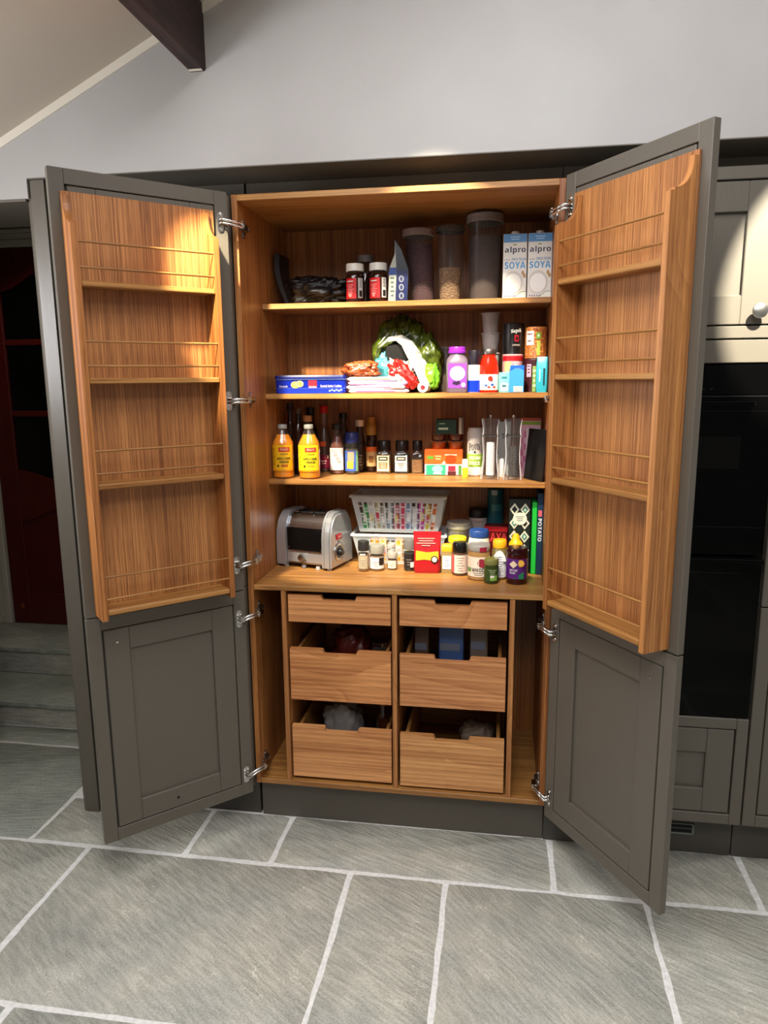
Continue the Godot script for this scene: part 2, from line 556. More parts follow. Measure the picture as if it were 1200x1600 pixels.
func _ready() -> void:
	rng.seed = 20240611
	# ---- camera, sky, big lights, exposure
	var cam := Camera3D.new()
	cam.name = "camera"
	cam.position = Vector3(0.3250, 1.5637, 2.2379)
	cam.rotation_order = EULER_ORDER_YXZ
	cam.rotation = Vector3(-0.1828, 0.1589, -0.0086)
	cam.fov = rad_to_deg(2.0 * atan(800.0 / 1124.21))
	cam.near = 0.02
	cam.far = 60.0
	add_child(cam)
	cam.current = true
	var env := Environment.new()
	env.background_mode = Environment.BG_COLOR
	env.background_color = Color(0.05, 0.06, 0.08)
	env.tonemap_mode = Environment.TONE_MAPPER_LINEAR
	env.tonemap_exposure = 1.0
	env.sdfgi_enabled = true
	env.ssao_enabled = true
	env.ssil_enabled = true
	var we := WorldEnvironment.new()
	we.name = "world_environment"
	we.environment = env
	add_child(we)
	materials()
	var warm := Color(1.0, 0.945, 0.83)
	var slope := Basis(Vector3.BACK, atan(0.476))
	var neutral := Color(0.985, 0.985, 1.0)
	led_panel(Vector3(-0.05, ceil_y(-0.05) - 0.035, 1.15), 1.1, 0.9, slope, 2.8, neutral, "square flush ceiling light panel lower down the slope")
	led_panel(Vector3(1.45, ceil_y(1.45) - 0.10, 1.2), 1.1, 0.9, Basis(), 1.8, neutral, "square ceiling light panel hung level under the ridge")
	led_panel(Vector3(0.40, ceil_y(0.40) - 0.035, 2.8), 1.1, 1.1, slope, 6.3, neutral, "square flush ceiling light panel farther from the larder")
	led_panel(Vector3(-1.72, 1.76, 0.85), 0.5, 0.8, Basis(Vector3.BACK, PI / 2), 2.3, neutral, "upright light panel on the low side wall by the doorway")
	downlight(Vector3(-0.575, 2.40, 0.66), Vector3(-0.25, 1.33, -0.30), 6.0, 18.0, 0.2, warm, "small spotlight under the timber beam aimed into the larder")
	downlight(Vector3(0.10, 2.80, 0.78), Vector3(0.14, 1.53, -0.20), 7.0, 14.0, 0.25, warm, "small spotlight under the slope aimed into the larder")
	downlight(Vector3(1.35, 3.25, 1.4), Vector3(1.19, 1.83, 0.02), 46.0, 7.2, 0.1, Color(1.0, 0.975, 0.90), "small spotlight high under the slope aimed at the oven housing")
	downlight(Vector3(-1.75, 2.40, -0.62), Vector3(-1.85, 1.0, -1.1), 0.28, 50.0, 0.6, warm, "small spotlight under the ceiling of the passage before the red door")
	# ---- structure, then furniture, then small things
	setting()
	larder()
	neighbours()
	top_shelf()
	second_shelf()
	third_shelf()
	worktop_goods()
	drawer_goods()

# ---------------------------------------------------------------- lamps
func downlight(at: Vector3, aim: Vector3, energy: float, half_angle: float, soft: float, c: Color, label: String, size := 0.025) -> void:
	var t := thing("ceiling_spotlight", label, "spotlight", at, 0.0, "spotlights over the cupboards")
	var d := (aim - at).normalized()
	var b := Basis.looking_at(d, Vector3.UP if absf(d.y) < 0.98 else Vector3.RIGHT)
	var turn := Transform3D(b * Basis(Vector3.RIGHT, PI / 2), Vector3.ZERO)   # the lathe's y axis points away from the aim
	obj("lamp_body", lathe(mb(), [Vector2(0.036, -0.01), Vector2(0.040, -0.012), Vector2(0.041, 0.0), Vector2(0.036, 0.05), Vector2(0.012, 0.06), Vector2(0.0, 0.06)], 20, turn), M.nickel, t)
	var glow := mat("lamp_glow", c, 0.5)
	glow.emission_enabled = true
	glow.emission = c
	glow.emission_energy_multiplier = 3.0
	obj("lamp_glow", lathe(mb(), [Vector2(0.0, -0.008), Vector2(0.034, -0.008), Vector2(0.034, -0.002), Vector2(0.0, -0.002)], 20, turn), glow, t)
	obj("bracket", tube(mb(), [Vector3(0, 0.02, 0), Vector3(0, 0.12, 0)], 0.008), M.nickel, t)
	var l := SpotLight3D.new()
	l.name = "lamp_light"
	l.light_color = c
	l.light_energy = energy
	l.light_size = size
	l.spot_range = 12.0
	l.spot_attenuation = 2.0
	l.spot_angle = half_angle
	l.spot_angle_attenuation = soft
	l.shadow_enabled = true
	t.add_child(l)
	l.transform = Transform3D(b, d * 0.03)

func led_panel(at: Vector3, w: float, d: float, tilt: Basis, energy: float, c: Color, label: String) -> void:
	var t := thing("ceiling_light_panel", label, "light", at)
	t.basis = tilt
	obj("panel_frame", box(mb(), Vector3(-w / 2 - 0.03, 0.0, -d / 2 - 0.03), Vector3(w / 2 + 0.03, 0.03, d / 2 + 0.03), 0.004), M.trim_white, t)
	var glow := mat("panel_glow", c, 0.5)
	glow.emission_enabled = true
	glow.emission = c
	glow.emission_energy_multiplier = 0.6
	obj("diffuser_light", box(mb(), Vector3(-w / 2, -0.006, -d / 2), Vector3(w / 2, 0.002, d / 2), 0.001), glow, t)
	var l := AreaLight3D.new()
	l.name = "panel_light"
	l.area_size = Vector2(w, d)
	l.light_color = c
	l.light_energy = energy
	l.area_range = 14.0
	l.area_attenuation = 2.0
	l.shadow_enabled = true
	t.add_child(l)
	l.transform = Transform3D(Basis(Vector3.RIGHT, -PI / 2), Vector3(0, -0.02, 0))

# ---------------------------------------------------------------- setting
func ceil_y(x: float) -> float:
	return 2.899 + 0.476 * x if x < 1.6 else 2.899 + 0.476 * 1.6 - 0.476 * (x - 1.6)

func tile(floor_: Node, x0: float, x1: float, z0: float, z1: float, y := 0.0, kind := -1, called := "floor_tile", ang := 999.0) -> void:
	var g := 0.0052
	var pts := []
	var cs := [Vector2(x0 + g, z0 + g), Vector2(x1 - g, z0 + g), Vector2(x1 - g, z1 - g), Vector2(x0 + g, z1 - g)]
	for k in 4:
		var a: Vector2 = cs[k]
		var b: Vector2 = cs[(k + 1) % 4]
		var n := maxi(3, int(a.distance_to(b) / 0.035))
		var nrm := (b - a).normalized().orthogonal()
		var walk := 0.0
		for i in n:
			walk = walk * 0.6 + rng.randf_range(-0.0022, 0.0022)
			var p := a.lerp(b, float(i) / n)
			if i == 0:
				p += (b - a).normalized() * 0.004 + nrm * 0.0
			pts.append(p + nrm * walk)
	var mid := Vector2((x0 + x1) / 2, (z0 + z1) / 2)
	var st := mb()
	var th: float = deg_to_rad(rng.randf_range(24, 62) if ang > 900.0 else ang)
	var off := Vector2(rng.randf(), rng.randf())
	var uv := func(p: Vector2) -> Vector2: return Vector2(p.x * cos(th) + p.y * sin(th), -p.x * sin(th) + p.y * cos(th)) / 0.95 + off
	var put := func(p: Vector2, h: float) -> void:
		st.set_uv(uv.call(p))
		st.add_vertex(Vector3(p.x, h, p.y))
	var n := pts.size()
	for i in n:
		var a: Vector2 = pts[i]
		var b: Vector2 = pts[(i + 1) % n]
		var a2 := a + (mid - a).normalized() * 0.006
		var b2 := b + (mid - b).normalized() * 0.006
		st.set_smooth_group(1)
		put.call(mid, y); put.call(a2, y); put.call(b2, y)
		put.call(a2, y); put.call(a, y - 0.0025); put.call(b, y - 0.0025)
		put.call(a2, y); put.call(b, y - 0.0025); put.call(b2, y)
		st.set_smooth_group(2)
		put.call(a, y - 0.0025); put.call(a, y - 0.02); put.call(b, y - 0.02)
		put.call(a, y - 0.0025); put.call(b, y - 0.02); put.call(b, y - 0.0025)
	obj(called, st, M["slate_%d" % (kind if kind >= 0 else rng.randi() % 3)], floor_)

func setting() -> void:
	# floor: a bed of pale grout with every slab laid on it
	var fl := struct("floor", box(mb(), Vector3(-2.7, -0.16, -1.35), Vector3(3.4, -0.0010, 5.2), 0.0), M.grout, "grey riven slate slab floor with pale grout joints")
	var rows := [
		[-0.562, -0.407, [-2.62, -1.17]],
		[-0.407, 0.21, [-2.62, -1.255, -0.688, -0.388, 0.522, 1.129, 1.74, 2.35, 3.3]],
		[0.21, 0.828, [-1.74, -1.03, -0.118, 0.187, 0.79, 1.70, 2.30, 3.3]],
		[0.828, 1.44, [-1.74, -0.876, -0.27, 0.64, 1.25, 1.86, 2.7, 3.3]],
		[1.44, 2.05, [-1.74, -1.2, -0.6, 0.31, 0.92, 1.83, 2.43, 3.3]],
		[2.05, 2.66, [-1.74, -0.83, -0.23, 0.68, 1.29, 2.2, 3.3]],
		[2.66, 3.27, [-1.74, -1.14, -0.24, 0.37, 1.28, 1.89, 2.8, 3.3]],
		[3.27, 4.18, [-1.74, -0.83, 0.08, 0.99, 1.9, 2.5, 3.3]],
		[4.18, 5.1, [-1.74, -1.14, -0.23, 0.68, 1.59, 2.5, 3.3]],
	]
	for r in rows:
		for i in r[2].size() - 1:
			var x0: float = r[2][i]
			var x1: float = r[2][i + 1]
			var z0: float = r[0]
			if is_equal_approx(r[0], -0.407) and x1 > -0.7:
				z0 = -0.058     # the fitted cupboards stand on the rest
			var k := -1 if r[0] > 0.3 else 1
			var ang := 999.0
			if x1 < -0.9 and r[0] < 0.0:
				k = 2
				ang = -12.0
			elif r[0] > 0.2 and r[0] < 0.3:
				k = 1
			tile(fl, x0, x1, z0, r[1], 0.0, k, "floor_tile", ang)
	# the thick gable wall over the cupboards, and the one behind them
	var w := mb()
	prism(w, PackedVector2Array([Vector2(-1.1575, 2.193), Vector2(3.3, 2.193), Vector2(3.3, 2.87), Vector2(1.6, 3.68), Vector2(-1.1575, 2.37)]), -0.62, 0.03)
	prism(w, PackedVector2Array([Vector2(-1.72, 2.133), Vector2(-1.1576, 2.133), Vector2(-1.1576, 2.37)]), -0.30, 0.03)
	box(w, Vector3(-1.16, 0.0, -0.72), Vector3(3.3, 3.0, -0.62), 0.0)
	box(w, Vector3(-2.7, 0.0, -0.30), Vector3(-1.75, 2.133, 0.03), 0.004)
	struct("wall_back", w, M.plaster, "white plastered gable wall over the fitted cupboards")
	var bead := mb()
	prism(bead, PackedVector2Array([Vector2(-1.78, ceil_y(-1.78) - 0.027), Vector2(1.6, ceil_y(1.6) - 0.027), Vector2(1.6, ceil_y(1.6)), Vector2(-1.78, ceil_y(-1.78))]), 0.028, 0.036)
	struct("trim_1", bead, M.bead, "cream plaster strip where wall meets sloping ceiling")
	var ce := mb()
	prism(ce, PackedVector2Array([Vector2(-1.85, ceil_y(-1.85)), Vector2(1.6, ceil_y(1.6)), Vector2(3.4, ceil_y(3.4)), Vector2(3.4, ceil_y(3.4) + 0.14), Vector2(1.6, ceil_y(1.6) + 0.14), Vector2(-1.85, ceil_y(-1.85) + 0.14)]), -0.1, 5.2)
	struct("ceiling", ce, M.ceiling_plaster, "sloping plastered ceiling rising from the low eave")
	struct("wall_left", box(mb(), Vector3(-1.85, 0.0, 0.03), Vector3(-1.75, 2.15, 5.2), 0.0), M.plaster)
	struct("wall_right", box(mb(), Vector3(3.3, 0.0, -0.72), Vector3(3.4, 3.0, 5.2), 0.0), M.plaster)
	struct("wall_front", prism(mb(), PackedVector2Array([Vector2(-1.85, 0), Vector2(3.4, 0), Vector2(3.4, 2.9), Vector2(1.6, 3.7), Vector2(-1.85, 2.1)]), 5.1, 5.2), M.plaster)
	# passage beyond the doorway
	var pw := mb()
	box(pw, Vector3(-2.7, 0.0, -1.32), Vector3(-1.1, 2.62, -1.22), 0.0)
	box(pw, Vector3(-2.7, 0.0, -1.32), Vector3(-2.62, 2.62, 0.03), 0.0)
	box(pw, Vector3(-1.155, 0.0, -1.32), Vector3(-1.07, 2.62, -0.62), 0.0)
	box(pw, Vector3(-2.7, 2.52, -1.32), Vector3(-1.07, 2.62, -0.30), 0.0)
	box(pw, Vector3(-2.7, 2.133, -0.30), Vector3(-1.07, 2.62, -0.24), 0.0)
	struct("wall_passage", pw, M.hall_paint, "painted walls of the passage beyond the doorway")
	# the grey board under the lintel
	struct("trim_2", box(mb(), Vector3(-1.75, 2.125, -0.315), Vector3(-1.166, 2.1335, 0.031), 0.001), M.grey_paint, "grey painted soffit board over the doorway")
	struct("trim_3", box(mb(), Vector3(-1.1565, 2.1895, -0.166), Vector3(1.705, 2.1935, 0.0305), 0.0008), M.grey_paint, "grey painted soffit strip above the cupboard tops")
	# beam
	var be := mb()
	box(be, Vector3(-0.6, 2.459, -0.02), Vector3(-0.548, 2.72, 5.15), 0.005)
	var bo := obj("ceiling_beam", be, M.beam_wood)
	tag(bo, "dark brown timber beam running out of the gable wall under the ceiling", "beam")
	obj("plaster_patch", box(mb(), Vector3(-0.595, 2.4583, 0.036), Vector3(-0.555, 2.461, 0.05), 0.001), M.bead, bo)
	# two stone steps
	for s in [[0.122, -0.559, -0.87, "lower slate step of the pair leading up to the red door"], [0.262, -0.855, -1.22, "upper slate step forming the landing before the red door"]]:
		var h: float = s[0]
		var t := thing("stone_step", s[3], "step", Vector3(-1.88, 0, s[1]))
		obj("riser", box(mb(), Vector3(-0.735, 0.0 if h < 0.2 else 0.122, s[2] - s[1]), Vector3(0.712, h - 0.022, 0.0), 0.002), M.slate_1, t)
		tile(t, -0.735, 0.712, s[2] - s[1] - 0.0, 0.022, h, 2, "tread", 8.0)
		obj("tread_bed", box(mb(), Vector3(-0.733, h - 0.022, s[2] - s[1]), Vector3(0.71, h - 0.004, 0.012), 0.002), M.slate_1, t)
	red_door()

func red_door() -> void:
	var zf := -1.18
	var t := Node3D.new()
	t.name = "door_1"
	add_child(t)
	t.position = Vector3(-1.915, 0.262, zf)
	t.set_meta("kind", "structure")
	t.set_meta("label", "dark red wooden door with arched glazing at the top of the steps")
	var W := 0.37
	var fr := mb()
	# leaf: stiles, rails and arched pieces round the glazing
	box(fr, Vector3(-W, 0, -0.035), Vector3(-W + 0.105, 1.955, 0.0), 0.003)
	box(fr, Vector3(W - 0.105, 0, -0.035), Vector3(W, 1.955, 0.0), 0.003)
	box(fr, Vector3(-W + 0.105, 0, -0.035), Vector3(W - 0.105, 0.175, 0.0), 0.003)
	var arch := func(y0: float, rise: float, y1: float) -> PackedVector2Array:
		var p := PackedVector2Array()
		for k in 17:
			var x := lerpf(-W + 0.105, W - 0.105, k / 16.0)
			var u := k / 16.0 * 2.0 - 1.0
			p.append(Vector2(x, y0 + rise * (0.5 + 0.5 * cos(u * PI))))
		p.append(Vector2(W - 0.105, y1))
		p.append(Vector2(-W + 0.105, y1))
		return p
	prism(fr, arch.call(0.575, 0.08, 0.72), -0.035, 0.0)
	prism(fr, arch.call(1.75, 0.10, 1.955), -0.035, 0.0)
	prism(fr, arch.call(0.845, -0.055, 0.70), -0.035, -0.0005)
	obj("door_leaf", fr, M.red_wood, t)
	obj("door_panel", box(mb(), Vector3(-W + 0.09, 0.16, -0.028), Vector3(W - 0.09, 0.68, -0.014), 0.002), M.red_wood, t)
	obj("raised_field", prism(mb(), PackedVector2Array([Vector2(-0.2, 0.235), Vector2(0.2, 0.235), Vector2(0.2, 0.55), Vector2(0.12, 0.60), Vector2(0.0, 0.62), Vector2(-0.12, 0.60), Vector2(-0.2, 0.55)]), -0.02, -0.005), M.red_wood, t)
	obj("glazing_bar", box(mb(), Vector3(-W + 0.1, 1.125, -0.03), Vector3(W - 0.1, 1.155, -0.004), 0.003), M.red_wood, t)
	obj("glazing_bar", box(mb(), Vector3(-W + 0.1, 1.485, -0.03), Vector3(W - 0.1, 1.515, -0.004), 0.003), M.red_wood, t)
	for g in [[0.80, 1.125], [1.155, 1.485], [1.515, 1.86]]:
		obj("pane", box(mb(), Vector3(-W + 0.1, g[0], -0.022), Vector3(W - 0.1, g[1], -0.016), 0.0), M.dark_glass, t)
	obj("door_keyhole", disc_mesh(0.010, 0.014), hexm("7a3a1c", 0.3), t, Vector3(-0.31, 0.1, 0.001))
	# architrave with stepped mouldings
	var ar := mb()
	for k in [[0.0, 0.034, 0.035], [0.034, 0.066, 0.026], [0.066, 0.083, 0.042]]:
		box(ar, Vector3(-W - 0.008 - k[1], 0, -0.03), Vector3(-W - 0.008 - k[0], 1.96 + k[1], k[2] - 0.02), 0.003)
		box(ar, Vector3(W + 0.008 + k[0], 0, -0.03), Vector3(W + 0.008 + k[1], 1.96 + k[1], k[2] - 0.02), 0.003)
		box(ar, Vector3(-W - 0.008 - k[1], 1.96 + k[0], -0.03), Vector3(W + 0.008 + k[1], 1.96 + k[1], k[2] - 0.02), 0.003)
	obj("door_architrave", ar, M.trim_white, t)

func disc_mesh(rx: float, ry: float) -> SurfaceTool:
	var pts := PackedVector2Array()
	for k in 16:
		pts.append(Vector2(cos(TAU * k / 16) * rx, sin(TAU * k / 16) * ry))
	return prism(mb(), pts, 0.0, 0.003)

# ---------------------------------------------------------------- fitted cupboards
# a painted shaker door seen from either side, in its own axes: x from the hinge (times s), y up, inner face z = 0, outside towards -z
func shaker(door: MeshInstance3D, s: float, w: float, y0: float, y1: float, deep: float) -> void:
	var g := 0.04
	var x := func(u: float) -> float: return s * u
	var inner := mb()
	var a := g + 0.0028
	var b := w - g - 0.0058
	for r in [[a, a + 0.073, y0 + g + 0.0028, y1 - g - 0.0028], [b - 0.073, b, y0 + g + 0.0028, y1 - g - 0.0028]]:
		box(inner, Vector3(x.call(r[0]), r[2], -deep), Vector3(x.call(r[1]), r[3], -0.0005), 0.0018)
	for r in [[y0 + g + 0.0028, y0 + g + 0.072], [y1 - g - 0.072, y1 - g - 0.0028]]:
		box(inner, Vector3(x.call(a + 0.0731), r[0], -deep), Vector3(x.call(b - 0.0731), r[1], -0.0005), 0.0018)
	obj("door_frame", inner, M.grey_paint, door)
	obj("door_panel", box(mb(), Vector3(x.call(a + 0.06), y0 + g + 0.06, -deep + 0.006), Vector3(x.call(b - 0.06), y1 - g - 0.06, -0.0105), 0.0), M.grey_paint, door)
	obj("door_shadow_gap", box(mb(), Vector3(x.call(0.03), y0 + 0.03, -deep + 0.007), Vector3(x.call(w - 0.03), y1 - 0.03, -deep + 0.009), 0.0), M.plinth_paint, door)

func leaf(parent: Node, s: float, w: float, y0: float, y1: float, deep: float, t: Transform3D, label: String) -> MeshInstance3D:
	var st := mb()
	var g := 0.04
	box(st, Vector3(0, y0, -deep), Vector3(s * g, y1, 0), 0.0012)
	box(st, Vector3(s * (w - g), y0, -deep), Vector3(s * w, y1, 0), 0.0012)
	box(st, Vector3(s * (g + 0.0001), y0, -deep), Vector3(s * (w - g - 0.0001), y0 + g, 0), 0.0012)
	box(st, Vector3(s * (g + 0.0001), y1 - g, -deep), Vector3(s * (w - g - 0.0001), y1, 0), 0.0012)
	var d := obj("door", st, M.grey_paint, parent)
	d.transform = t
	d.set_meta("label", label)
	shaker(d, s, w, y0, y1, deep)
	return d

func rack(door: MeshInstance3D, s: float, veneer: Material) -> void:
	var u0 := 0.068
	var u1 := 0.470
	var D := 0.085
	var x := func(u: float) -> float: return s * u
	obj("rack_back", box(mb(), Vector3(x.call(u0 - 0.02), 0.893, 0.0005), Vector3(x.call(u1), 2.057, 0.009), 0.001), veneer, door)
	# sides with a scooped top corner
	for u in [u0, u1 - 0.0165]:
		var pts := PackedVector2Array([Vector2(0.0095, 0.894), Vector2(D, 0.894), Vector2(D, 1.965), Vector2(D - 0.012, 1.966), Vector2(D - 0.012, 1.972)])
		for k in 11:
			var f := PI / 2 * k / 10.0
			pts.append(Vector2(D - 0.012 - sin(f) * 0.052, 1.972 + (1.0 - cos(f)) * 0.062))
		pts.append(Vector2(D - 0.064, 2.044))
		pts.append(Vector2(0.0095, 2.044))
		# outline in (z, y) drawn along x
		var t := Transform3D(Basis(Vector3(0, 0, 1), Vector3(0, 1, 0), Vector3(-1, 0, 0)), Vector3(x.call(u) if s > 0 else x.call(u + 0.0165), 0, 0))
		obj("rack_side", prism(mb(), pts, 0.0, -0.0165, t), M.oak_upright if s > 0 else M.oak_upright_b, door)
	for y in [0.911, 1.272, 1.560, 1.812]:
		var sh := mb()
		box(sh, Vector3(x.call(u0 + 0.0167), y, 0.0095), Vector3(x.call(u1 - 0.0167), y + 0.012, D - 0.016), 0.001)
		box(sh, Vector3(x.call(u0 + 0.0167), y - 0.003, D - 0.0155), Vector3(x.call(u1 - 0.0167), y + 0.0125, D - 0.001), 0.0025)
		obj("rack_shelf", sh, M.oak_level, door)
	for y in [1.922, 1.858, 1.669, 1.605, 1.376, 1.313, 1.020, 0.956]:
		obj("rack_rail", tube(mb(), [Vector3(x.call(u0 + 0.012), y, D - 0.006), Vector3(x.call(u1 - 0.012), y, D - 0.006)], 0.0033), M.oak_level, door)

func hinge(parent: Node, s: float, y: float, door_t: Transform3D) -> void:
	# cup plate on the door, arm across, mounting plate on the cabinet side. s = -1 at the larder's x = -0.5 side
	var h := Node3D.new()
	h.name = "hinge"
	parent.add_child(h, true)
	var side := s
	var cup := mb()
	var o: Vector3 = door_t * Vector3(s * 0.024, y, 0.0)
	var tb := Transform3D(door_t.basis, o)
	var cap := PackedVector2Array()
	for k in 24:
		var f := TAU * k / 24
		cap.append(Vector2(cos(f) * 0.0095, sin(f) * 0.0095 + (0.020 if sin(f) >= 0 else -0.020)))
	prism(cup, cap, 0.0002, 0.0028, tb)
	for q in [-0.021, 0.021]:
		lathe(cup, [Vector2(0.0055, 0.0), Vector2(0.0055, 0.0018), Vector2(0.002, 0.0024), Vector2(0.0, 0.001)], 12, tb * Transform3D(Basis(Vector3.RIGHT, PI / 2), Vector3(0, q, 0.0028)))
	obj("cup_plate", cup, M.chrome, h)
	var X: float = side * 0.4815
	var inw := -side
	var arm := mb()
	var a := o + door_t.basis.z * 0.004
	var k1 := o + door_t.basis.z * 0.020
	var k2 := Vector3(X + inw * 0.020, y + 0.001, 0.014)
	var k3 := Vector3(X + inw * 0.017, y, -0.012)
	for q in [-0.0052, 0.0052]:
		tube(arm, [a + Vector3(0, q, 0), k1 + Vector3(0, q, 0), k2 + Vector3(0, q, 0)], 0.0042, 7)
	box(arm, Vector3(minf(X + inw * 0.008, X + inw * 0.026), y - 0.0085, -0.022), Vector3(maxf(X + inw * 0.008, X + inw * 0.026), y + 0.0085, 0.016), 0.003)
	tube(arm, [k2 + Vector3(0, -0.010, 0), k2 + Vector3(0, 0.010, 0)], 0.0045, 8)
	obj("arm", arm, M.chrome, h)
	var mp := mb()
	box(mp, Vector3(minf(X, X + inw * 0.006), y - 0.006, -0.070), Vector3(maxf(X, X + inw * 0.006), y + 0.006, -0.012), 0.001)
	box(mp, Vector3(minf(X, X + inw * 0.003), y - 0.026, -0.052), Vector3(maxf(X, X + inw * 0.003), y + 0.026, -0.036), 0.001)
	box(mp, Vector3(minf(X + inw * 0.006, X + inw * 0.016), y - 0.007, -0.060), Vector3(maxf(X + inw * 0.006, X + inw * 0.016), y + 0.007, -0.016), 0.002)
	for q in [[0.018, -0.044], [-0.018, -0.044]]:
		lathe(mp, [Vector2(0.004, 0.0), Vector2(0.004, 0.002), Vector2(0.0, 0.001)], 10, Transform3D(Basis(Vector3.BACK, PI / 2 * side), Vector3(X + inw * 0.003, y + q[0], q[1])))
	for q in [-0.028, -0.042, -0.054]:
		box(mp, Vector3(minf(X + inw * 0.0155, X + inw * 0.017), y - 0.003, q - 0.0025), Vector3(maxf(X + inw * 0.0155, X + inw * 0.017), y + 0.003, q + 0.0025), 0.0005)
	obj("mounting_plate", mp, M.nickel, h)

func drawer(parent: Node, x0: float, x1: float, y0: float, y1: float, k: int, out := 0.0) -> void:
	var d := Node3D.new()
	d.name = "drawer"
	parent.add_child(d, true)
	var zf := -0.012 + out
	var c := (x0 + x1) / 2
	var n := 0.059
	var pts := PackedVector2Array([Vector2(x0, y0), Vector2(x1, y0), Vector2(x1, y1)])
	for q in [[n + 0.004, 0.0], [n, -0.003], [n - 0.002, -0.012], [n - 0.006, -0.016]]:
		pts.append(Vector2(c + q[0], y1 + q[1]))
	for q in [[n - 0.006, -0.016], [n - 0.002, -0.012], [n, -0.003], [n + 0.004, 0.0]]:
		pts.append(Vector2(c - q[0], y1 + q[1]))
	pts.append(Vector2(x0, y1))
	obj("drawer_front", prism(mb(), pts, zf - 0.018, zf), M["oak_drawer_%d" % k], d)
	var b := mb()
	var yt := y1 - 0.012
	box(b, Vector3(x0 + 0.014, y0 + 0.01, -0.44), Vector3(x0 + 0.026, yt, zf - 0.0185))
	box(b, Vector3(x1 - 0.026, y0 + 0.01, -0.44), Vector3(x1 - 0.014, yt, zf - 0.0185))
	box(b, Vector3(x0 + 0.026, y0 + 0.01, -0.44), Vector3(x1 - 0.026, yt, -0.428))
	obj("drawer_sides", b, M.oak_level, d)
	obj("drawer_base", box(mb(), Vector3(x0 + 0.0265, y0 + 0.014, -0.4275), Vector3(x1 - 0.0265, y0 + 0.024, zf - 0.0185), 0.0), M.oak_level, d)

func larder() -> void:
	var t := thing("larder_cupboard", "tall open oak-lined larder cupboard with four grey doors and six oak drawers", "cupboard")
	var yb := 0.158
	var yt := 2.1216
	var zb := -0.50
	for s in [-1.0, 1.0]:
		obj("side_panel", box(mb(), Vector3(s * 0.482, yb, zb), Vector3(s * 0.5, yt, 0.0), 0.0012), M.oak_upright if s < 0 else M.oak_upright_b, t)
	obj("top_panel", box(mb(), Vector3(-0.4818, yt - 0.018, zb), Vector3(0.4818, yt, -0.0005), 0.0012), M.oak_level, t)
	obj("bottom_panel", box(mb(), Vector3(-0.4818, yb, zb), Vector3(0.4818, yb + 0.018, -0.0005), 0.0012), M.oak_level, t)
	obj("back_panel", box(mb(), Vector3(-0.4818, yb + 0.018, zb), Vector3(0.4818, yt - 0.018, zb + 0.008), 0.0), M.oak_upright_b, t)
	for y in [1.818, 1.516, 1.216]:
		obj("shelf", box(mb(), Vector3(-0.4815, y - 0.018, zb + 0.009), Vector3(0.4815, y, -0.205), 0.0012), M.oak_level, t)
	obj("worktop", box(mb(), Vector3(-0.4817, 0.8686, zb + 0.009), Vector3(0.4817, 0.8866, -0.001), 0.002), M.oak_level, t)
	for x in [-0.388, -0.011, 0.371]:
		obj("divider", box(mb(), Vector3(x, yb + 0.018, zb + 0.01), Vector3(x + 0.0165, 0.8684, -0.004), 0.001), M.oak_upright, t)
	var k := 0
	for r in [[-0.366, -0.0165, 0.759, 0.854], [0.013, 0.363, 0.762, 0.853], [-0.366, -0.0165, 0.478, 0.663], [0.013, 0.363, 0.479, 0.661], [-0.366, -0.0165, 0.190, 0.381], [0.013, 0.363, 0.185, 0.376]]:
		drawer(t, r[0], r[1], r[2], r[3], k)
		k += 1
	obj("plinth", box(mb(), Vector3(-0.5, 0.0, -0.072), Vector3(0.5, yb - 0.002, -0.054), 0.001), M.larder_plinth, t)
	obj("top_filler", box(mb(), Vector3(-0.5, yt + 0.001, -0.165), Vector3(0.5, 2.1890, -0.145), 0.001), M.grey_paint, t)
	# doors
	var u := Vector3(0.71399894, 0, -0.70014678)     # the x axis runs from the free edge to the hinge
	var n := Vector3(0.70014678, 0, 0.71399894)
	var lt := Transform3D(Basis(u, Vector3.UP, n), Vector3(-0.4928, 0, 0.0553))
	var rt := Transform3D(Basis(Vector3(0.5530873, 0, 0.8331233), Vector3.UP, Vector3(-0.8331233, 0, 0.5530873)), Vector3(0.4958, 0, 0.0498))
	for e in [[-1.0, lt, M.veneer, "hall"], [1.0, rt, M.veneer_b, "oven"]]:
		var s: float = e[0]
		var up := leaf(t, s, 0.497, 0.8855, 2.1159, 0.022, e[1], "upper grey door on the %s side with an oak spice rack inside" % e[3])
		rack(up, s, e[2])
		var low := leaf(t, s, 0.497, 0.1567, 0.8815, 0.022, e[1], "lower grey door on the %s side, bare inside" % e[3])
		obj("screw", lathe(mb(), [Vector2(0.0042, 0.0), Vector2(0.0036, 0.0022), Vector2(0.0, 0.003)], 12, Transform3D(Basis(Vector3.RIGHT, PI / 2), Vector3(s * 0.415, 0.797, 0.0))), M.chrome, low)
		if s < 0:
			obj("screw_hole", lathe(mb(), [Vector2(0.0045, 0.0), Vector2(0.0045, 0.0006), Vector2(0.0, 0.0006)], 12, Transform3D(Basis(Vector3.RIGHT, PI / 2), Vector3(s * 0.262, 0.232, 0.0))), M.gap_black, low)
		for y in [2.028, 1.50, 0.972, 0.790, 0.232]:
			if s < 0 or y != 0.972:     # the door rack hides that one
				hinge(t, s, y, e[1])

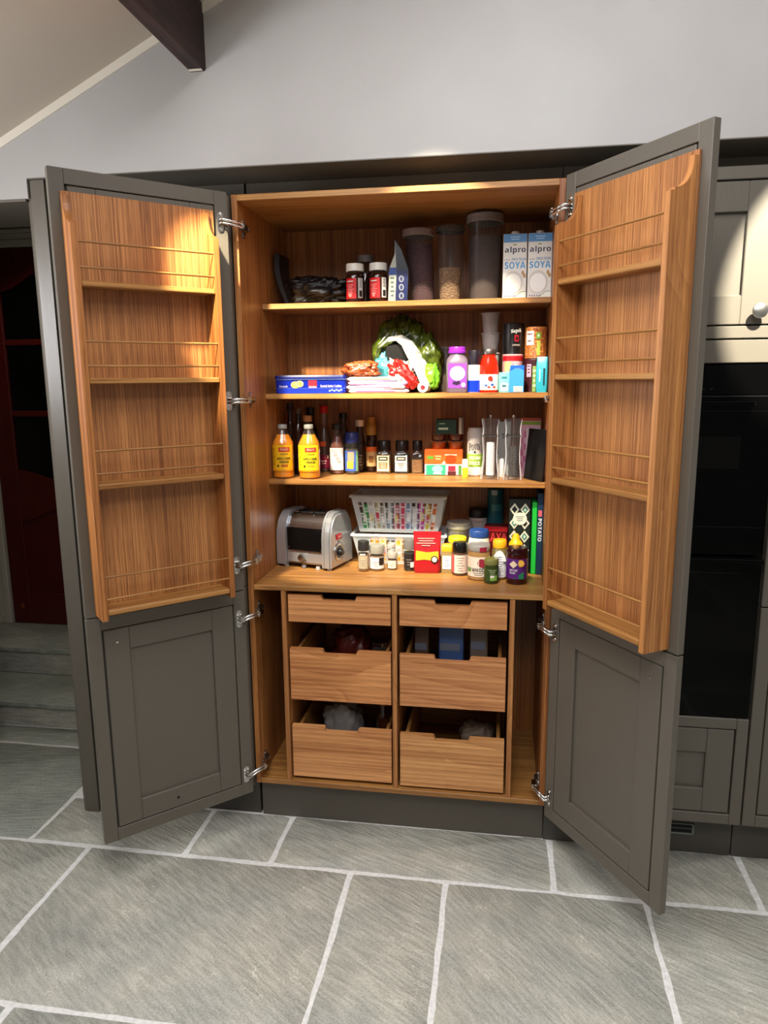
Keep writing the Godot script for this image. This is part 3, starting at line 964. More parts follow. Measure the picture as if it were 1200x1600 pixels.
# a painted front: outer frame, shaker door set inside it. Faces +z at zf
func front(parent: Node, x0: float, x1: float, y0: float, y1: float, zf: float, stile := 0.08, rim := 0.035) -> Node3D:
	var d := Node3D.new()
	d.name = "door"
	parent.add_child(d, true)
	var fr := mb()
	box(fr, Vector3(x0, y0, zf - 0.022), Vector3(x0 + rim, y1, zf), 0.002)
	box(fr, Vector3(x1 - rim, y0, zf - 0.022), Vector3(x1, y1, zf), 0.002)
	box(fr, Vector3(x0 + rim, y0, zf - 0.022), Vector3(x1 - rim, y0 + rim, zf), 0.002)
	box(fr, Vector3(x0 + rim, y1 - rim, zf - 0.022), Vector3(x1 - rim, y1, zf), 0.002)
	obj("face_frame", fr, M.grey_paint, d)
	var i := mb()
	var a := rim + 0.004
	var z := zf - 0.002
	box(i, Vector3(x0 + a, y0 + a, z - 0.02), Vector3(x0 + a + stile, y1 - a, z), 0.002)
	box(i, Vector3(x1 - a - stile, y0 + a, z - 0.02), Vector3(x1 - a, y1 - a, z), 0.002)
	box(i, Vector3(x0 + a + stile, y0 + a, z - 0.02), Vector3(x1 - a - stile, y0 + a + stile, z), 0.002)
	box(i, Vector3(x0 + a + stile, y1 - a - stile, z - 0.02), Vector3(x1 - a - stile, y1 - a, z), 0.002)
	obj("shaker_frame", i, M.grey_paint, d)
	obj("shaker_panel", box(mb(), Vector3(x0 + a + stile - 0.01, y0 + a + stile - 0.01, z - 0.018), Vector3(x1 - a - stile + 0.01, y1 - a - stile + 0.01, z - 0.012), 0.0), M.grey_paint, d)
	return d

func neighbours() -> void:
	# tall cupboard at the hall end, with a rounded post
	var t := thing("tall_cupboard", "tall grey end cupboard with a rounded corner post beside the doorway", "cupboard", Vector3(-0.83, 0, 0))
	obj("carcass", box(mb(), Vector3(-0.325, 0.15, -0.6), Vector3(0.322, 2.12, -0.004), 0.002), M.grey_paint, t)
	obj("plinth", box(mb(), Vector3(-0.27, 0.0, -0.09), Vector3(0.32, 0.155, -0.06), 0.0), M.plinth_paint, t)
	obj("top_filler", box(mb(), Vector3(-0.27, 2.121, -0.165), Vector3(0.322, 2.1890, -0.145), 0.0), M.grey_paint, t)
	var pts := PackedVector2Array([Vector2(-0.274, 0.06), Vector2(-0.347, 0.06)])
	for k in 9:
		var f := PI / 2 * k / 8.0
		pts.append(Vector2(-0.347 + 0.032 * (1 - cos(f)), -0.024 + 0.032 * (1 - sin(f))))
	pts.append(Vector2(-0.274, -0.024))
	# the outline lies in (x, -z) and rises
	var lay := Transform3D(Basis(Vector3.RIGHT, Vector3(0, 0, -1), Vector3.UP), Vector3.ZERO)
	obj("corner_post", prism(mb(), pts, 0.0, 2.188, lay), M.grey_paint, t)
	obj("end_panel", box(mb(), Vector3(-0.347, 0.0, -0.6), Vector3(-0.3255, 2.188, -0.061), 0.0), M.grey_paint, t)
	front(t, -0.266, 0.326, 0.157, 0.8815, 0.02)
	front(t, -0.266, 0.326, 0.8855, 2.116, 0.02)
	# oven housing
	var o := thing("oven_housing", "grey oven housing with a cupboard above and a drawer below the black ovens", "cupboard", Vector3(0.805, 0, 0))
	var c := mb()
	box(c, Vector3(-0.303, 0.15, -0.6), Vector3(-0.285, 2.12, -0.003), 0.001)
	box(c, Vector3(0.285, 0.15, -0.6), Vector3(0.300, 2.12, -0.003), 0.001)
	box(c, Vector3(-0.285, 0.15, -0.6), Vector3(0.285, 0.168, -0.003), 0.001)
	box(c, Vector3(-0.285, 0.50, -0.6), Vector3(0.285, 0.518, -0.003), 0.001)
	box(c, Vector3(-0.285, 1.60, -0.6), Vector3(0.285, 1.618, -0.003), 0.001)
	box(c, Vector3(-0.285, 2.10, -0.6), Vector3(0.285, 2.12, -0.003), 0.001)
	obj("carcass", c, M.grey_paint, o)
	obj("plinth", box(mb(), Vector3(-0.303, 0.0, -0.07), Vector3(0.302, 0.157, -0.05), 0.001), M.plinth_paint, o)
	obj("top_filler", box(mb(), Vector3(-0.303, 2.121, -0.165), Vector3(0.305, 2.1890, -0.145), 0.0), M.grey_paint, o)
	var d := front(o, -0.300, 0.300, 1.668, 2.125, 0.02, 0.08, 0.034)
	d.set_meta("label", "upper cupboard door with a round knob")
	var kt := Transform3D(Basis(Vector3.RIGHT, PI / 2), Vector3(0.226, 1.741, 0.018))
	obj("knob", lathe(mb(), [Vector2(0.008, 0.0), Vector2(0.006, 0.004), Vector2(0.0055, 0.014), Vector2(0.012, 0.018), Vector2(0.0195, 0.023), Vector2(0.021, 0.027), Vector2(0.0195, 0.031), Vector2(0.012, 0.034), Vector2(0.0, 0.035)], 24, kt), M.nickel, d)
	obj("rail", box(mb(), Vector3(-0.300, 1.600, -0.002), Vector3(0.300, 1.664, 0.02), 0.002), M.grey_paint, o)
	var dr := front(o, -0.300, 0.302, 0.157, 0.518, 0.02, 0.08, 0.035)
	dr.name = "drawer"
	var v := Node3D.new()
	v.name = "vent_grille"
	o.add_child(v, true)
	var g := mb()
	for e in [[-0.06, 0.184, 0.068, 0.073], [-0.06, 0.184, 0.104, 0.108], [0.178, 0.184, 0.068, 0.108], [-0.06, -0.054, 0.068, 0.108]]:
		box(g, Vector3(e[0], e[2], -0.05), Vector3(e[1], e[3], -0.044), 0.0008)
	obj("grille_frame", g, M.vent_grey, v)
	obj("slot", box(mb(), Vector3(-0.054, 0.073, -0.0499), Vector3(0.178, 0.104, -0.0485), 0.0), M.gap_black, v)
	obj("louvre", box(mb(), Vector3(-0.054, 0.0885, -0.0485), Vector3(0.178, 0.0900, -0.046), 0.0), M.vent_grey, v)
	# ovens
	var ov := thing("built_in_oven", "black glass compact oven under the upper cupboard, with controls along its top", "oven", Vector3(0.805, 1.035, 0.0))
	obj("oven_body", box(mb(), Vector3(-0.283, 0.0, -0.55), Vector3(0.283, 0.562, -0.003), 0.002), M.oven_black, ov)
	obj("control_panel", box(mb(), Vector3(-0.2985, 0.475, -0.003), Vector3(0.2985, 0.5615, 0.018), 0.0015), M.oven_black, ov)
	for q in [0.094, 0.116]:
		obj("control_symbol", box(mb(), Vector3(q, 0.491, 0.018), Vector3(q + 0.009, 0.494, 0.0184), 0.0), M.oven_trim, ov)
	obj("trim_strip", box(mb(), Vector3(-0.2985, 0.469, -0.002), Vector3(0.2985, 0.4735, 0.019), 0.0005), M.oven_trim, ov)
	obj("oven_door", box(mb(), Vector3(-0.2985, 0.004, -0.003), Vector3(0.2985, 0.467, 0.018), 0.0015), M.oven_black, ov)
	var hd := mb()
	box(hd, Vector3(-0.270, 0.443, 0.030), Vector3(0.235, 0.4555, 0.047), 0.002)
	box(hd, Vector3(-0.250, 0.446, 0.017), Vector3(-0.235, 0.454, 0.0305), 0.001)
	box(hd, Vector3(0.200, 0.446, 0.017), Vector3(0.215, 0.454, 0.0305), 0.001)
	obj("handle", hd, M.oven_black, ov)
	obj("handle_edge", box(mb(), Vector3(-0.270, 0.4555, 0.0335), Vector3(0.235, 0.4567, 0.047), 0.0), M.oven_trim, ov)
	obj("door_line", box(mb(), Vector3(-0.2985, 0.4285, 0.0181), Vector3(0.2985, 0.4297, 0.0188), 0.0), M.oven_trim, ov)
	obj("oven_window", box(mb(), Vector3(-0.20, 0.262, 0.0181), Vector3(0.211, 0.356, 0.0186), 0.0), M.oven_window, ov)
	obj("lower_edge", box(mb(), Vector3(-0.2985, 0.088, 0.0181), Vector3(0.292, 0.0895, 0.0195), 0.0), M.oven_trim, ov)
	var ov2 := thing("built_in_oven", "black glass main oven with a bar handle above the grey drawer", "oven", Vector3(0.805, 0.519, 0.0))
	obj("oven_body", box(mb(), Vector3(-0.283, 0.0, -0.55), Vector3(0.283, 0.514, -0.003), 0.002), M.oven_black, ov2)
	obj("oven_door", box(mb(), Vector3(-0.2985, 0.004, -0.003), Vector3(0.2985, 0.514, 0.018), 0.0015), M.oven_black, ov2)
	var h2 := mb()
	box(h2, Vector3(-0.28, 0.500, 0.032), Vector3(0.294, 0.5125, 0.05), 0.002)
	box(h2, Vector3(-0.25, 0.502, 0.017), Vector3(-0.235, 0.510, 0.0325), 0.001)
	box(h2, Vector3(0.25, 0.502, 0.017), Vector3(0.265, 0.510, 0.0325), 0.001)
	obj("handle", h2, M.oven_black, ov2)
	obj("handle_edge", box(mb(), Vector3(-0.28, 0.5125, 0.0335), Vector3(0.294, 0.5137, 0.05), 0.0), M.oven_trim, ov2)
	obj("door_line", box(mb(), Vector3(-0.2985, 0.464, 0.0181), Vector3(0.24, 0.4652, 0.0188), 0.0), M.oven_trim, ov2)
	# next tall cupboard
	var n := thing("tall_cupboard", "tall grey cupboard with two stacked doors next to the black ovens", "cupboard", Vector3(1.41, 0, 0))
	obj("carcass", box(mb(), Vector3(-0.298, 0.15, -0.6), Vector3(0.30, 2.12, -0.004), 0.001), M.grey_paint, n)
	obj("plinth", box(mb(), Vector3(-0.3, 0.0, -0.07), Vector3(0.3, 0.157, -0.05), 0.001), M.plinth_paint, n)
	obj("top_filler", box(mb(), Vector3(-0.298, 2.121, -0.165), Vector3(0.3, 2.1890, -0.145), 0.0), M.grey_paint, n)
	front(n, -0.298, 0.298, 0.157, 0.8785, 0.02, 0.08, 0.038)
	front(n, -0.298, 0.298, 0.8825, 2.125, 0.02, 0.08, 0.038)

# ---------------------------------------------------------------- provisions
const S1 := 1.8182
const S2 := 1.5162
const S3 := 1.2162
const S4 := 0.8868

func V(a: Array) -> Array:
	var out := []
	for i in range(0, a.size(), 2):
		out.append(Vector2(a[i], a[i + 1]) * 0.001)
	return out

# a turned vessel: profiles in millimetres as r, y, r, y ...; the body, its contents, its cap
func vessel(called: String, label: String, category: String, at: Vector3, body: Array, bm: Material, cap: Array, cm: Material, fill: Array = [], fm: Material = null, group := "", turn := 0.0, seg := 22) -> Node3D:
	var t := thing(called, label, category, at, turn, group)
	obj("glass_body" if bm.transparency else "body", lathe(mb(), V(body), seg), bm, t)
	if fill.size():
		obj("contents", lathe(mb(), V(fill), seg), fm, t)
	if cap.size():
		obj("cap", lathe(mb(), V(cap), seg), cm, t)
	return t

func band(t: Node, r: float, a0: float, a1: float, y0: float, y1: float, m: Material, called := "label_band") -> MeshInstance3D:
	return obj(called, round_sheet(r * 0.001, a0, a1, y0 * 0.001, y1 * 0.001), m, t)

func words(t: Node, s: String, r: float, y: float, w: float, h: float, m: Material, ang := 0.0, face := "bold", roll := 0.0) -> void:
	text(t, s, Vector3(0, y * 0.001, 0), w * 0.001, h * 0.001, m, r * 0.001, face, 0.0, ang, roll)

func lines(t: Node, n: int, r: float, y_top: float, step: float, w: float, h: float, m: Material, ang := 0.0) -> void:
	# small print too fine to read in the photograph: rules of ink
	for i in n:
		var f: float = w * (0.75 + 0.25 * sin(i * 2.3 + 1.0)) / r * 28.6
		obj("small_print", round_sheet((r + 0.4) * 0.001, ang - f, ang + f, (y_top - i * step) * 0.001, (y_top - i * step + h) * 0.001), m, t)

func flines(t: Node, n: int, c: Vector3, step: float, w: float, h: float, m: Material) -> void:
	for i in n:
		plate(t, "small_print", w * (0.8 + 0.2 * sin(i * 2.3 + 1.0)), h, c - Vector3(0, step * i, 0), m, 0.0004)

func top_shelf() -> void:
	var white := hexm("ded8cc", 0.4)
	var ink := hexm("1c1a1c", 0.5)
	# two red-labelled jars and the grey-lidded one behind
	var reds := ["white-capped jar with a red label, second from the dark bag's end of the top shelf", ""]
	reds = ["white-capped red-labelled jar on the top shelf, the one nearer the dark bag", "white-capped red-labelled jar on the top shelf, the one nearer the blue pouch"]
	for i in 2:
		var t := vessel("supplement_jar", reds[i], "jar", Vector3(-0.166 + 0.080 * i, S1, -0.25), [0, 0, 28, 0, 31, 3, 31, 84, 27, 94, 24, 97, 24, 104, 0, 104], M.brown_glass, [0, 126, 29, 126, 30, 124, 30.5, 102, 24.5, 101], white, [0, 2, 29, 3, 29, 80, 0, 82], hexm("4a0d0d", 0.6), "red-labelled supplement jars", -10.0)
		var l := band(t, 31, -50, 28, 12, 78, hexm("c4161c", 0.4))
		lines(l, 1, 31.4, 66, 4, 24, 3.5, white, -12)
		lines(l, 6, 31.4, 56, 5, 26, 1.4, hexm("f0a8a0", 0.5), -12)
		lines(l, 3, 31.4, 26, 4, 16, 1.6, white, -12)
		var w := band(t, 31, 40, 74, 14, 78, hexm("cfc9c4", 0.4), "back_label")
		lines(w, 7, 31.4, 72, 4, 12, 1.2, ink, 57)
		lines(w, 1, 31.4, 18, 20, 12, 20, ink, 57)
	vessel("dark_jar", "dark jar with a grey lid standing behind the two red-labelled jars", "jar", Vector3(-0.147, S1, -0.345), [0, 0, 30, 0, 33, 4, 33, 128, 26, 142, 26, 146], M.brown_glass, [0, 168, 26, 168, 28, 166, 28, 144], hexm("6a6360", 0.5), [0, 2, 31, 4, 31, 120, 0, 122], hexm("120808", 0.6))
	# blue pouch with a folded peak, turned part away
	var p := thing("blue_pouch", "blue and white foil pouch with a peaked top beside the slanted purple canister", "pouch", Vector3(-0.017, S1, -0.243), 6.0)
	var front_pts := [Vector2(-0.036, 0.0), Vector2(0.030, 0.0), Vector2(0.034, 0.10), Vector2(0.010, 0.165), Vector2(-0.012, 0.196), Vector2(-0.010, 0.150), Vector2(-0.030, 0.105)]
	obj("pouch_body", prism(mb(), PackedVector2Array(front_pts), -0.035, 0.012), hexm("22262f", 0.3), p)
	shapeplate(p, "silver_face", [Vector2(-0.034, 0.002), Vector2(-0.010, 0.002), Vector2(-0.006, 0.10), Vector2(-0.010, 0.185), Vector2(-0.012, 0.150), Vector2(-0.030, 0.104)], Vector3(0, 0, 0.0122), hexm("a9aa9a", 0.35))
	shapeplate(p, "blue_panel", [Vector2(-0.033, 0.085), Vector2(-0.007, 0.085), Vector2(-0.006, 0.108), Vector2(-0.029, 0.108)], Vector3(0, 0, 0.0132), hexm("1b3f86", 0.35))
	shapeplate(p, "blue_gusset", [Vector2(-0.009, 0.002), Vector2(0.029, 0.002), Vector2(0.032, 0.10), Vector2(-0.005, 0.10)], Vector3(0, 0, 0.0122), hexm("16204f", 0.3))
	for i in 3:
		disc(p, "round_icon", 0.0085, 0.0105, Vector3(0.010, 0.018 + 0.027 * i, 0.0132), hexm("8a8c94", 0.4))
		disc(p, "icon_centre", 0.005, 0.007, Vector3(0.010, 0.018 + 0.027 * i, 0.0141), hexm("2a3358", 0.4))
	flines(p, 5, Vector3(-0.020, 0.075, 0.0132), 0.014, 0.014, 0.006, hexm("4d5a58", 0.4))
	# canisters
	var can := func(called: String, label: String, at: Vector3, r0: float, r1: float, h: float, lid_h: float, lid: Material, fill_h: float, fm: Material, lean := 0.0) -> Node3D:
		var t := thing(called, label, "canister", at, 0.0, "tapered plastic canisters on the top shelf")
		var ln := Vector2(lean, 0)
		var st := mb()
		lathe(st, V([0, 1, r0 - 3, 0, r0, 3, r1 - 2, h - lid_h - 8, r1, h - lid_h]), 26, Transform3D(), ln)
		obj("canister_body", st, M.smoky_plastic, t)
		var f: float = fill_h / h
		obj("contents", lathe(mb(), V([0, 3, r0 - 4, 3, lerpf(r0, r1, f) - 3, fill_h, lerpf(r0, r1, f) * 0.6, fill_h + 3, 0, fill_h + 4]), 26, Transform3D(), ln), fm, t)
		obj("lid", lathe(mb(), V([r1 - 1, h - lid_h - 2, r1 + 2.5, h - lid_h - 1, r1 + 2.5, h - lid_h + 6, r1 + 1.5, h - lid_h + 8, r1 + 1.5, h - 4, r1 - 2, h, r1 - 8, h, r1 - 10, h - 3, 0, h - 3]), 26, Transform3D(), ln), lid, t)
		return t
	can.call("storage_canister", "slanted plastic canister of purple-brown pulses with a beige lid", Vector3(0.061, S1, -0.305), 38.0, 51.0, 238.0, 22.0, hexm("988880", 0.5), 190.0, M.lentils, -0.085)
	can.call("storage_canister", "clear plastic canister half full of oats on the top shelf", Vector3(0.151, S1, -0.300), 37.0, 47.0, 243.0, 16.0, hexm("4b4642", 0.35), 108.0, M.oats)
	can.call("storage_canister", "tallest smoky plastic canister with a grey lid, next to the milk cartons", Vector3(0.266, S1, -0.305), 50.0, 60.0, 276.0, 26.0, hexm("857b74", 0.5), 205.0, M.flour_brown)
	# cartons
	var labels := ["white and blue soya drink carton standing next to the tallest canister", "white and blue soya drink carton half hidden by the oven-side door rack"]
	for i in 2:
		var t := thing("soya_carton", labels[i], "carton", Vector3(0.3645 + 0.0790 * i, S1, -0.265), 0.0, "soya drink cartons on the top shelf")
		var cw := 0.0755
		obj("carton_body", box(mb(), Vector3(-cw / 2, 0, -0.035), Vector3(cw / 2, 0.2, 0.035), 0.001), hexm("dcd6cc", 0.4), t)
		obj("screw_cap", lathe(mb(), V([0, 212, 12, 212, 13, 210, 13, 200]), 18), hexm("cfc8c0", 0.4), t)
		var z := 0.0351
		plate(t, "blue_band", cw - 0.002, 0.025, Vector3(0, 0.1865, z), hexm("3c82b8", 0.4))
		flines(t, 2, Vector3(0, 0.190, z + 0.0008), 0.007, 0.032, 0.0028, hexm("9cc4e0", 0.4))
		text(t, "alpro", Vector3(0.0005, 0.149, z), 0.066, 0.024, hexm("151b38", 0.4))
		shapeplate(t, "leaf_mark", [Vector2(-0.006, 0), Vector2(-0.002, 0.003), Vector2(0.005, 0.003), Vector2(0.007, 0.0), Vector2(0.0, -0.001)], Vector3(-0.002, 0.1655, z), hexm("6f8a34", 0.4))
		text(t, "PROTEIN", Vector3(0.012, 0.1215, z), 0.044, 0.008, hexm("5a86a8", 0.4))
		plate(t, "small_print", 0.018, 0.002, Vector3(-0.024, 0.1205, z), hexm("9b968a", 0.4))
		text(t, "SOYA", Vector3(0.001, 0.1035, z), 0.066, 0.021, hexm("3a8fc4", 0.4), 0.0, "bold")
		disc(t, "glass_of_milk", 0.031, 0.036, Vector3(-0.004, 0.050, z), hexm("c6beb2", 0.4))
		disc(t, "milk", 0.026, 0.030, Vector3(-0.005, 0.047, z + 0.0008), hexm("e6e1d8", 0.4))
		for q in [[0.026, 0.079], [0.031, 0.070]]:
			disc(t, "bean", 0.0045, 0.007, Vector3(q[0], q[1], z + 0.0008), hexm("b08a58", 0.4))
		shapeplate(t, "green_corner", [Vector2(0.0, 0.002), Vector2(0.0375, 0.002), Vector2(0.0375, 0.020), Vector2(0.022, 0.019)], Vector3(0, 0, z), hexm("e7e3d6", 0.4))
		shapeplate(t, "green_line", [Vector2(0.0, 0.003), Vector2(0.022, 0.0195), Vector2(0.0375, 0.020), Vector2(0.0375, 0.021), Vector2(0.0215, 0.021), Vector2(-0.002, 0.003)], Vector3(0, 0, z + 0.0008), hexm("5d7f46", 0.4))
		for k in 5:
			disc(t, "icon_dot", 0.0021, 0.0021, Vector3(-0.030 + 0.008 * k, 0.0075, z), hexm("4b5070", 0.4))
	# the dark wrapped goods at the hall end
	var b1 := obj("crumpled_bag", crumple(Vector3(0.235, 0.100, 0.17), 4, 0.5, 3.2, 48), M.dark_film, null, Vector3(-0.305, S1, -0.345))
	tag(b1, "dark brown crumpled plastic bag lying on the top shelf in the shade", "bag")
	var b2 := thing("standing_packet", "dark curved packet standing in the shaded end of the top shelf", "packet", Vector3(-0.445, S1, -0.37))
	var arc := PackedVector2Array()
	for k in 9:
		var f := PI * 0.5 * k / 8.0
		arc.append(Vector2(0.018 - 0.042 * sin(f * 1.25), 0.0 + 0.182 * k / 8.0))
	for k in 9:
		var f := PI * 0.5 * (8 - k) / 8.0
		arc.append(Vector2(0.030 - 0.036 * sin(f * 1.25), 0.001 + 0.180 * (8 - k) / 8.0))
	obj("packet_body", prism(mb(), arc, -0.07, 0.05), M.dark_film, b2)

func second_shelf() -> void:
	var white := hexm("e6e2dc", 0.4)
	var ink := hexm("1c1a1c", 0.5)
	# biscuit tin
	var t := thing("biscuit_tin", "flat blue rectangular biscuit tin with pictures of butter cookies", "tin", Vector3(-0.327, S2, -0.305), 1.5)
	obj("tin_body", squarish(mb(), [[0.122, 0.084, 0.0, 0.012], [0.1245, 0.086, 0.003, 0.014], [0.1245, 0.086, 0.050, 0.014]]), hexm("10269a", 0.25), t)
	obj("lid", squarish(mb(), [[0.127, 0.0885, 0.046, 0.015], [0.127, 0.0885, 0.058, 0.015], [0.124, 0.086, 0.0625, 0.014], [0.116, 0.078, 0.0625, 0.012], [0.113, 0.075, 0.060, 0.012]]), hexm("0e1c62", 0.25), t)
	obj("silver_line", squarish(mb(), [[0.1273, 0.0888, 0.0475, 0.015], [0.1273, 0.0888, 0.0485, 0.015]], Transform3D(), false), hexm("7f8fd0", 0.3), t)
	obj("lower_line", squarish(mb(), [[0.1248, 0.0863, 0.0175, 0.014], [0.1248, 0.0863, 0.0185, 0.014]], Transform3D(), false), hexm("5f78d8", 0.3), t)
	var z := 0.0862
	obj("pale_base", box(mb(), Vector3(-0.112, 0.0005, z - 0.001), Vector3(0.112, 0.016, z + 0.0004), 0.0), hexm("2038b4", 0.25), t)
	disc(t, "biscuit", 0.015, 0.012, Vector3(-0.052, 0.030, z), hexm("d8c05a", 0.5), 0.001)
	disc(t, "biscuit", 0.014, 0.011, Vector3(-0.036, 0.033, z), hexm("e6d27a", 0.5), 0.0016)
	disc(t, "biscuit_ring", 0.006, 0.005, Vector3(-0.036, 0.033, z + 0.0017), hexm("b59a3c", 0.5), 0.0006)
	plate(t, "red_flag", 0.030, 0.020, Vector3(0.010, 0.0345, z), hexm("cf2233", 0.4))
	plate(t, "flag_foot", 0.028, 0.007, Vector3(0.010, 0.0225, z), hexm("e08fa0", 0.4))
	text(t, "Danish", Vector3(-0.094, 0.025, z), 0.030, 0.007, white, 0.0, "serif")
	text(t, "Danish Butter Cookies", Vector3(0.074, 0.0255, z), 0.074, 0.0085, white, 0.0, "serif")
	for k in 6:
		disc(t, "sugar_star", 0.004, 0.003, Vector3(0.070 + 0.008 * k, 0.009 + 0.003 * (k % 2), z + 0.0004), hexm("8fa0e4", 0.4))
	# stacked flat packets, then a foil-wrapped one on top
	var cols := ["d9c7e2", "efece6", "b99ad0", "e9e3df"]
	var what := ["bottom pale lilac flat packet of the stack beside the biscuit tin", "second flat packet from the bottom of the stack beside the biscuit tin, white", "third flat packet from the bottom of the stack beside the biscuit tin, mauve", "white top flat packet of the stack beside the biscuit tin, under the orange one"]
	for i in 4:
		var k := thing("flat_packet", what[i], "packet", Vector3(-0.092 + [0.006, -0.002, 0.004, -0.003][i], S2 + 0.0137 * i, -0.264), [2.0, -3.0, 1.0, -2.0][i], "flat packets stacked on the second shelf")
		var hw: float = [0.104, 0.102, 0.103, 0.098][i]
		obj("packet_body", squarish(mb(), [[hw - 0.006, 0.040, 0.0, 0.01], [hw, 0.045, 0.005, 0.008], [hw, 0.045, 0.009, 0.008], [hw - 0.008, 0.038, 0.0135, 0.01]]), hexm(cols[i], 0.28), k)
		plate(k, "print_strip", hw * 1.3, 0.0032, Vector3(-0.01, 0.007, 0.0450), hexm(["8a5cb0", "d0608a", "ffffff", "c98a58"][i], 0.35))
	var op := obj("foil_packet", crumple(Vector3(0.134, 0.050, 0.078), 12, 0.45, 3.4, 48), M.orange_film, null, Vector3(-0.152, S2 + 0.0555, -0.264))
	tag(op, "orange-brown crinkled film packet lying on top of the flat packets", "packet")
	# green bag slumped over, its mouth open
	var g := thing("green_bag", "large open green and silver plastic bag slumped at the middle of the second shelf", "bag", Vector3(-0.012, S2, -0.385))
	obj("bag_body", crumple(Vector3(0.245, 0.272, 0.16), 21, 0.38, 2.6, 60, 0.42), M.green_film, g, Vector3(-0.016, 0, -0.01))
	obj("bag_side", crumple(Vector3(0.125, 0.205, 0.14), 25, 0.38, 2.7, 48, 0.35), M.green_film, g, Vector3(0.078, 0.0, 0.015))
	var inner := [Vector3(-0.104, 0.105, 0.070), Vector3(-0.088, 0.150, 0.078), Vector3(-0.055, 0.174, 0.086), Vector3(-0.023, 0.178, 0.090), Vector3(-0.001, 0.160, 0.092), Vector3(0.020, 0.118, 0.094), Vector3(0.046, 0.072, 0.098), Vector3(0.066, 0.022, 0.100)]
	var wide := [Vector3(0.004, 0.010, -0.012), Vector3(0.004, 0.014, -0.014), Vector3(0.006, 0.018, -0.016), Vector3(0.020, 0.020, -0.018), Vector3(0.034, 0.016, -0.020), Vector3(0.044, 0.016, -0.022), Vector3(0.044, 0.018, -0.020), Vector3(0.036, 0.010, -0.016)]
	var sv := mb()
	sv.set_smooth_group(1)
	for i in inner.size() - 1:
		for k in 4:
			var u0 := k / 4.0
			var u1 := (k + 1) / 4.0
			var p := func(j: int, u: float) -> Vector3: return inner[j] + wide[j] * u + Vector3(0, 0, 0.007 * sin(u * 9.0 + j * 1.7))
			var n := Vector3(0.3, 0.5, 1)
			quad_out(sv, p.call(i, u0), p.call(i + 1, u0), p.call(i + 1, u1), p.call(i, u1), n)
			var dz := Vector3(0, 0, -0.003)
			quad_out(sv, p.call(i, u0) + dz, p.call(i + 1, u0) + dz, p.call(i + 1, u1) + dz, p.call(i, u1) + dz, -n)
	obj("silver_lip", sv, M.silver_film, g)
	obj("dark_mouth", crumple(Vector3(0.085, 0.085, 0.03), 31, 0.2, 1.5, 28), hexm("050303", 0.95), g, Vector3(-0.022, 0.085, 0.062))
	obj("teal_print", crumple(Vector3(0.085, 0.125, 0.05), 33, 0.5, 3.0, 36), hexm("3f7f88", 0.3), g, Vector3(-0.068, 0.012, 0.060))
	obj("clear_liner", crumple(Vector3(0.115, 0.100, 0.05), 35, 0.6, 3.4, 44), M.silver_film, g, Vector3(-0.010, 0.010, 0.072))
	obj("lime_corner", crumple(Vector3(0.060, 0.085, 0.05), 36, 0.5, 3.0, 32), hexm("6fae2a", 0.25), g, Vector3(0.100, 0.010, 0.070))
	var rw := thing("red_packet", "red and clear film packet leaning on the flat packets before the green bag", "packet", Vector3(0.008, S2 + 0.002, -0.245), 0.0)
	var rp := obj("packet_body", crumple(Vector3(0.060, 0.120, 0.045), 44, 0.55, 3.2, 40), M.red_film, rw, Vector3(-0.038, 0.012, 0))
	rp.rotation.z = deg_to_rad(42)
	rp.position = Vector3(0.030, 0.014, 0.0)
	var tw := obj("white_print", crumple(Vector3(0.022, 0.045, 0.014), 45, 0.5, 3.0, 24), hexm("e8d8d2", 0.3), rw, Vector3(0.0, 0.03, 0.018))
	tw.rotation.z = deg_to_rad(50)
	var roll := thing("paper_tube", "white tube lying end on with a red core beside the red packet", "tube", Vector3(0.069, S2 + 0.0182, -0.26))
	var lie := Transform3D(Basis(Vector3.RIGHT, PI / 2), Vector3.ZERO)
	obj("tube_body", lathe(mb(), V([0, -60, 18, -60, 18, 52, 16, 54, 0, 54]), 22, lie), white, roll)
	obj("red_core", lathe(mb(), V([0, 54.2, 8, 54.2, 8, 53, 0, 53]), 18, lie), hexm("c81e28", 0.4), roll)
	# plain metal tin behind
	vessel("metal_tin", "plain grey metal tin standing behind the green bag and the purple-lidded jar", "tin", Vector3(0.127, S2, -0.456), [0, 0, 30, 0, 31, 2, 31, 152, 30, 154], hexm("5e5148", 0.35), [30, 152, 33, 153, 33, 157, 31, 160, 0, 160], hexm("8a7c70", 0.35))
	# prune jar
	var pr := thing("prune_jar", "square clear jar of prunes with a bright purple lid", "jar", Vector3(0.179, S2, -0.272), 6.0)
	obj("glass_body", squarish(mb(), [[0.034, 0.034, 0.0, 0.012], [0.0365, 0.0365, 0.004, 0.013], [0.0365, 0.0365, 0.098, 0.013], [0.034, 0.034, 0.112, 0.02], [0.026, 0.026, 0.124, 0.026], [0.026, 0.026, 0.132, 0.026]]), hexm("807180", 0.25), pr)
	obj("lid", lathe(mb(), V([27, 130, 30, 131, 30.5, 138, 28, 141, 28, 150, 26, 152.5, 0, 152.5]), 24), hexm("9a2fc0", 0.35), pr)
	plate(pr, "purple_label", 0.062, 0.082, Vector3(0, 0.056, 0.0366), hexm("9a4fc0", 0.4))
	disc(pr, "white_roundel", 0.0255, 0.024, Vector3(0, 0.064, 0.0375), white)
	text(pr, "PRUNES", Vector3(0, 0.063, 0.0384), 0.038, 0.007, hexm("5b3a78", 0.5), 0.0, "plain")
	for q in [[-0.010, 0.033], [-0.002, 0.031], [0.004, 0.034]]:
		disc(pr, "printed_prune", 0.006, 0.005, Vector3(q[0], q[1], 0.0384), hexm("3c1f4a", 0.5))
	disc(pr, "badge", 0.0075, 0.0075, Vector3(0.020, 0.026, 0.0375), hexm("e6c8ee", 0.5))
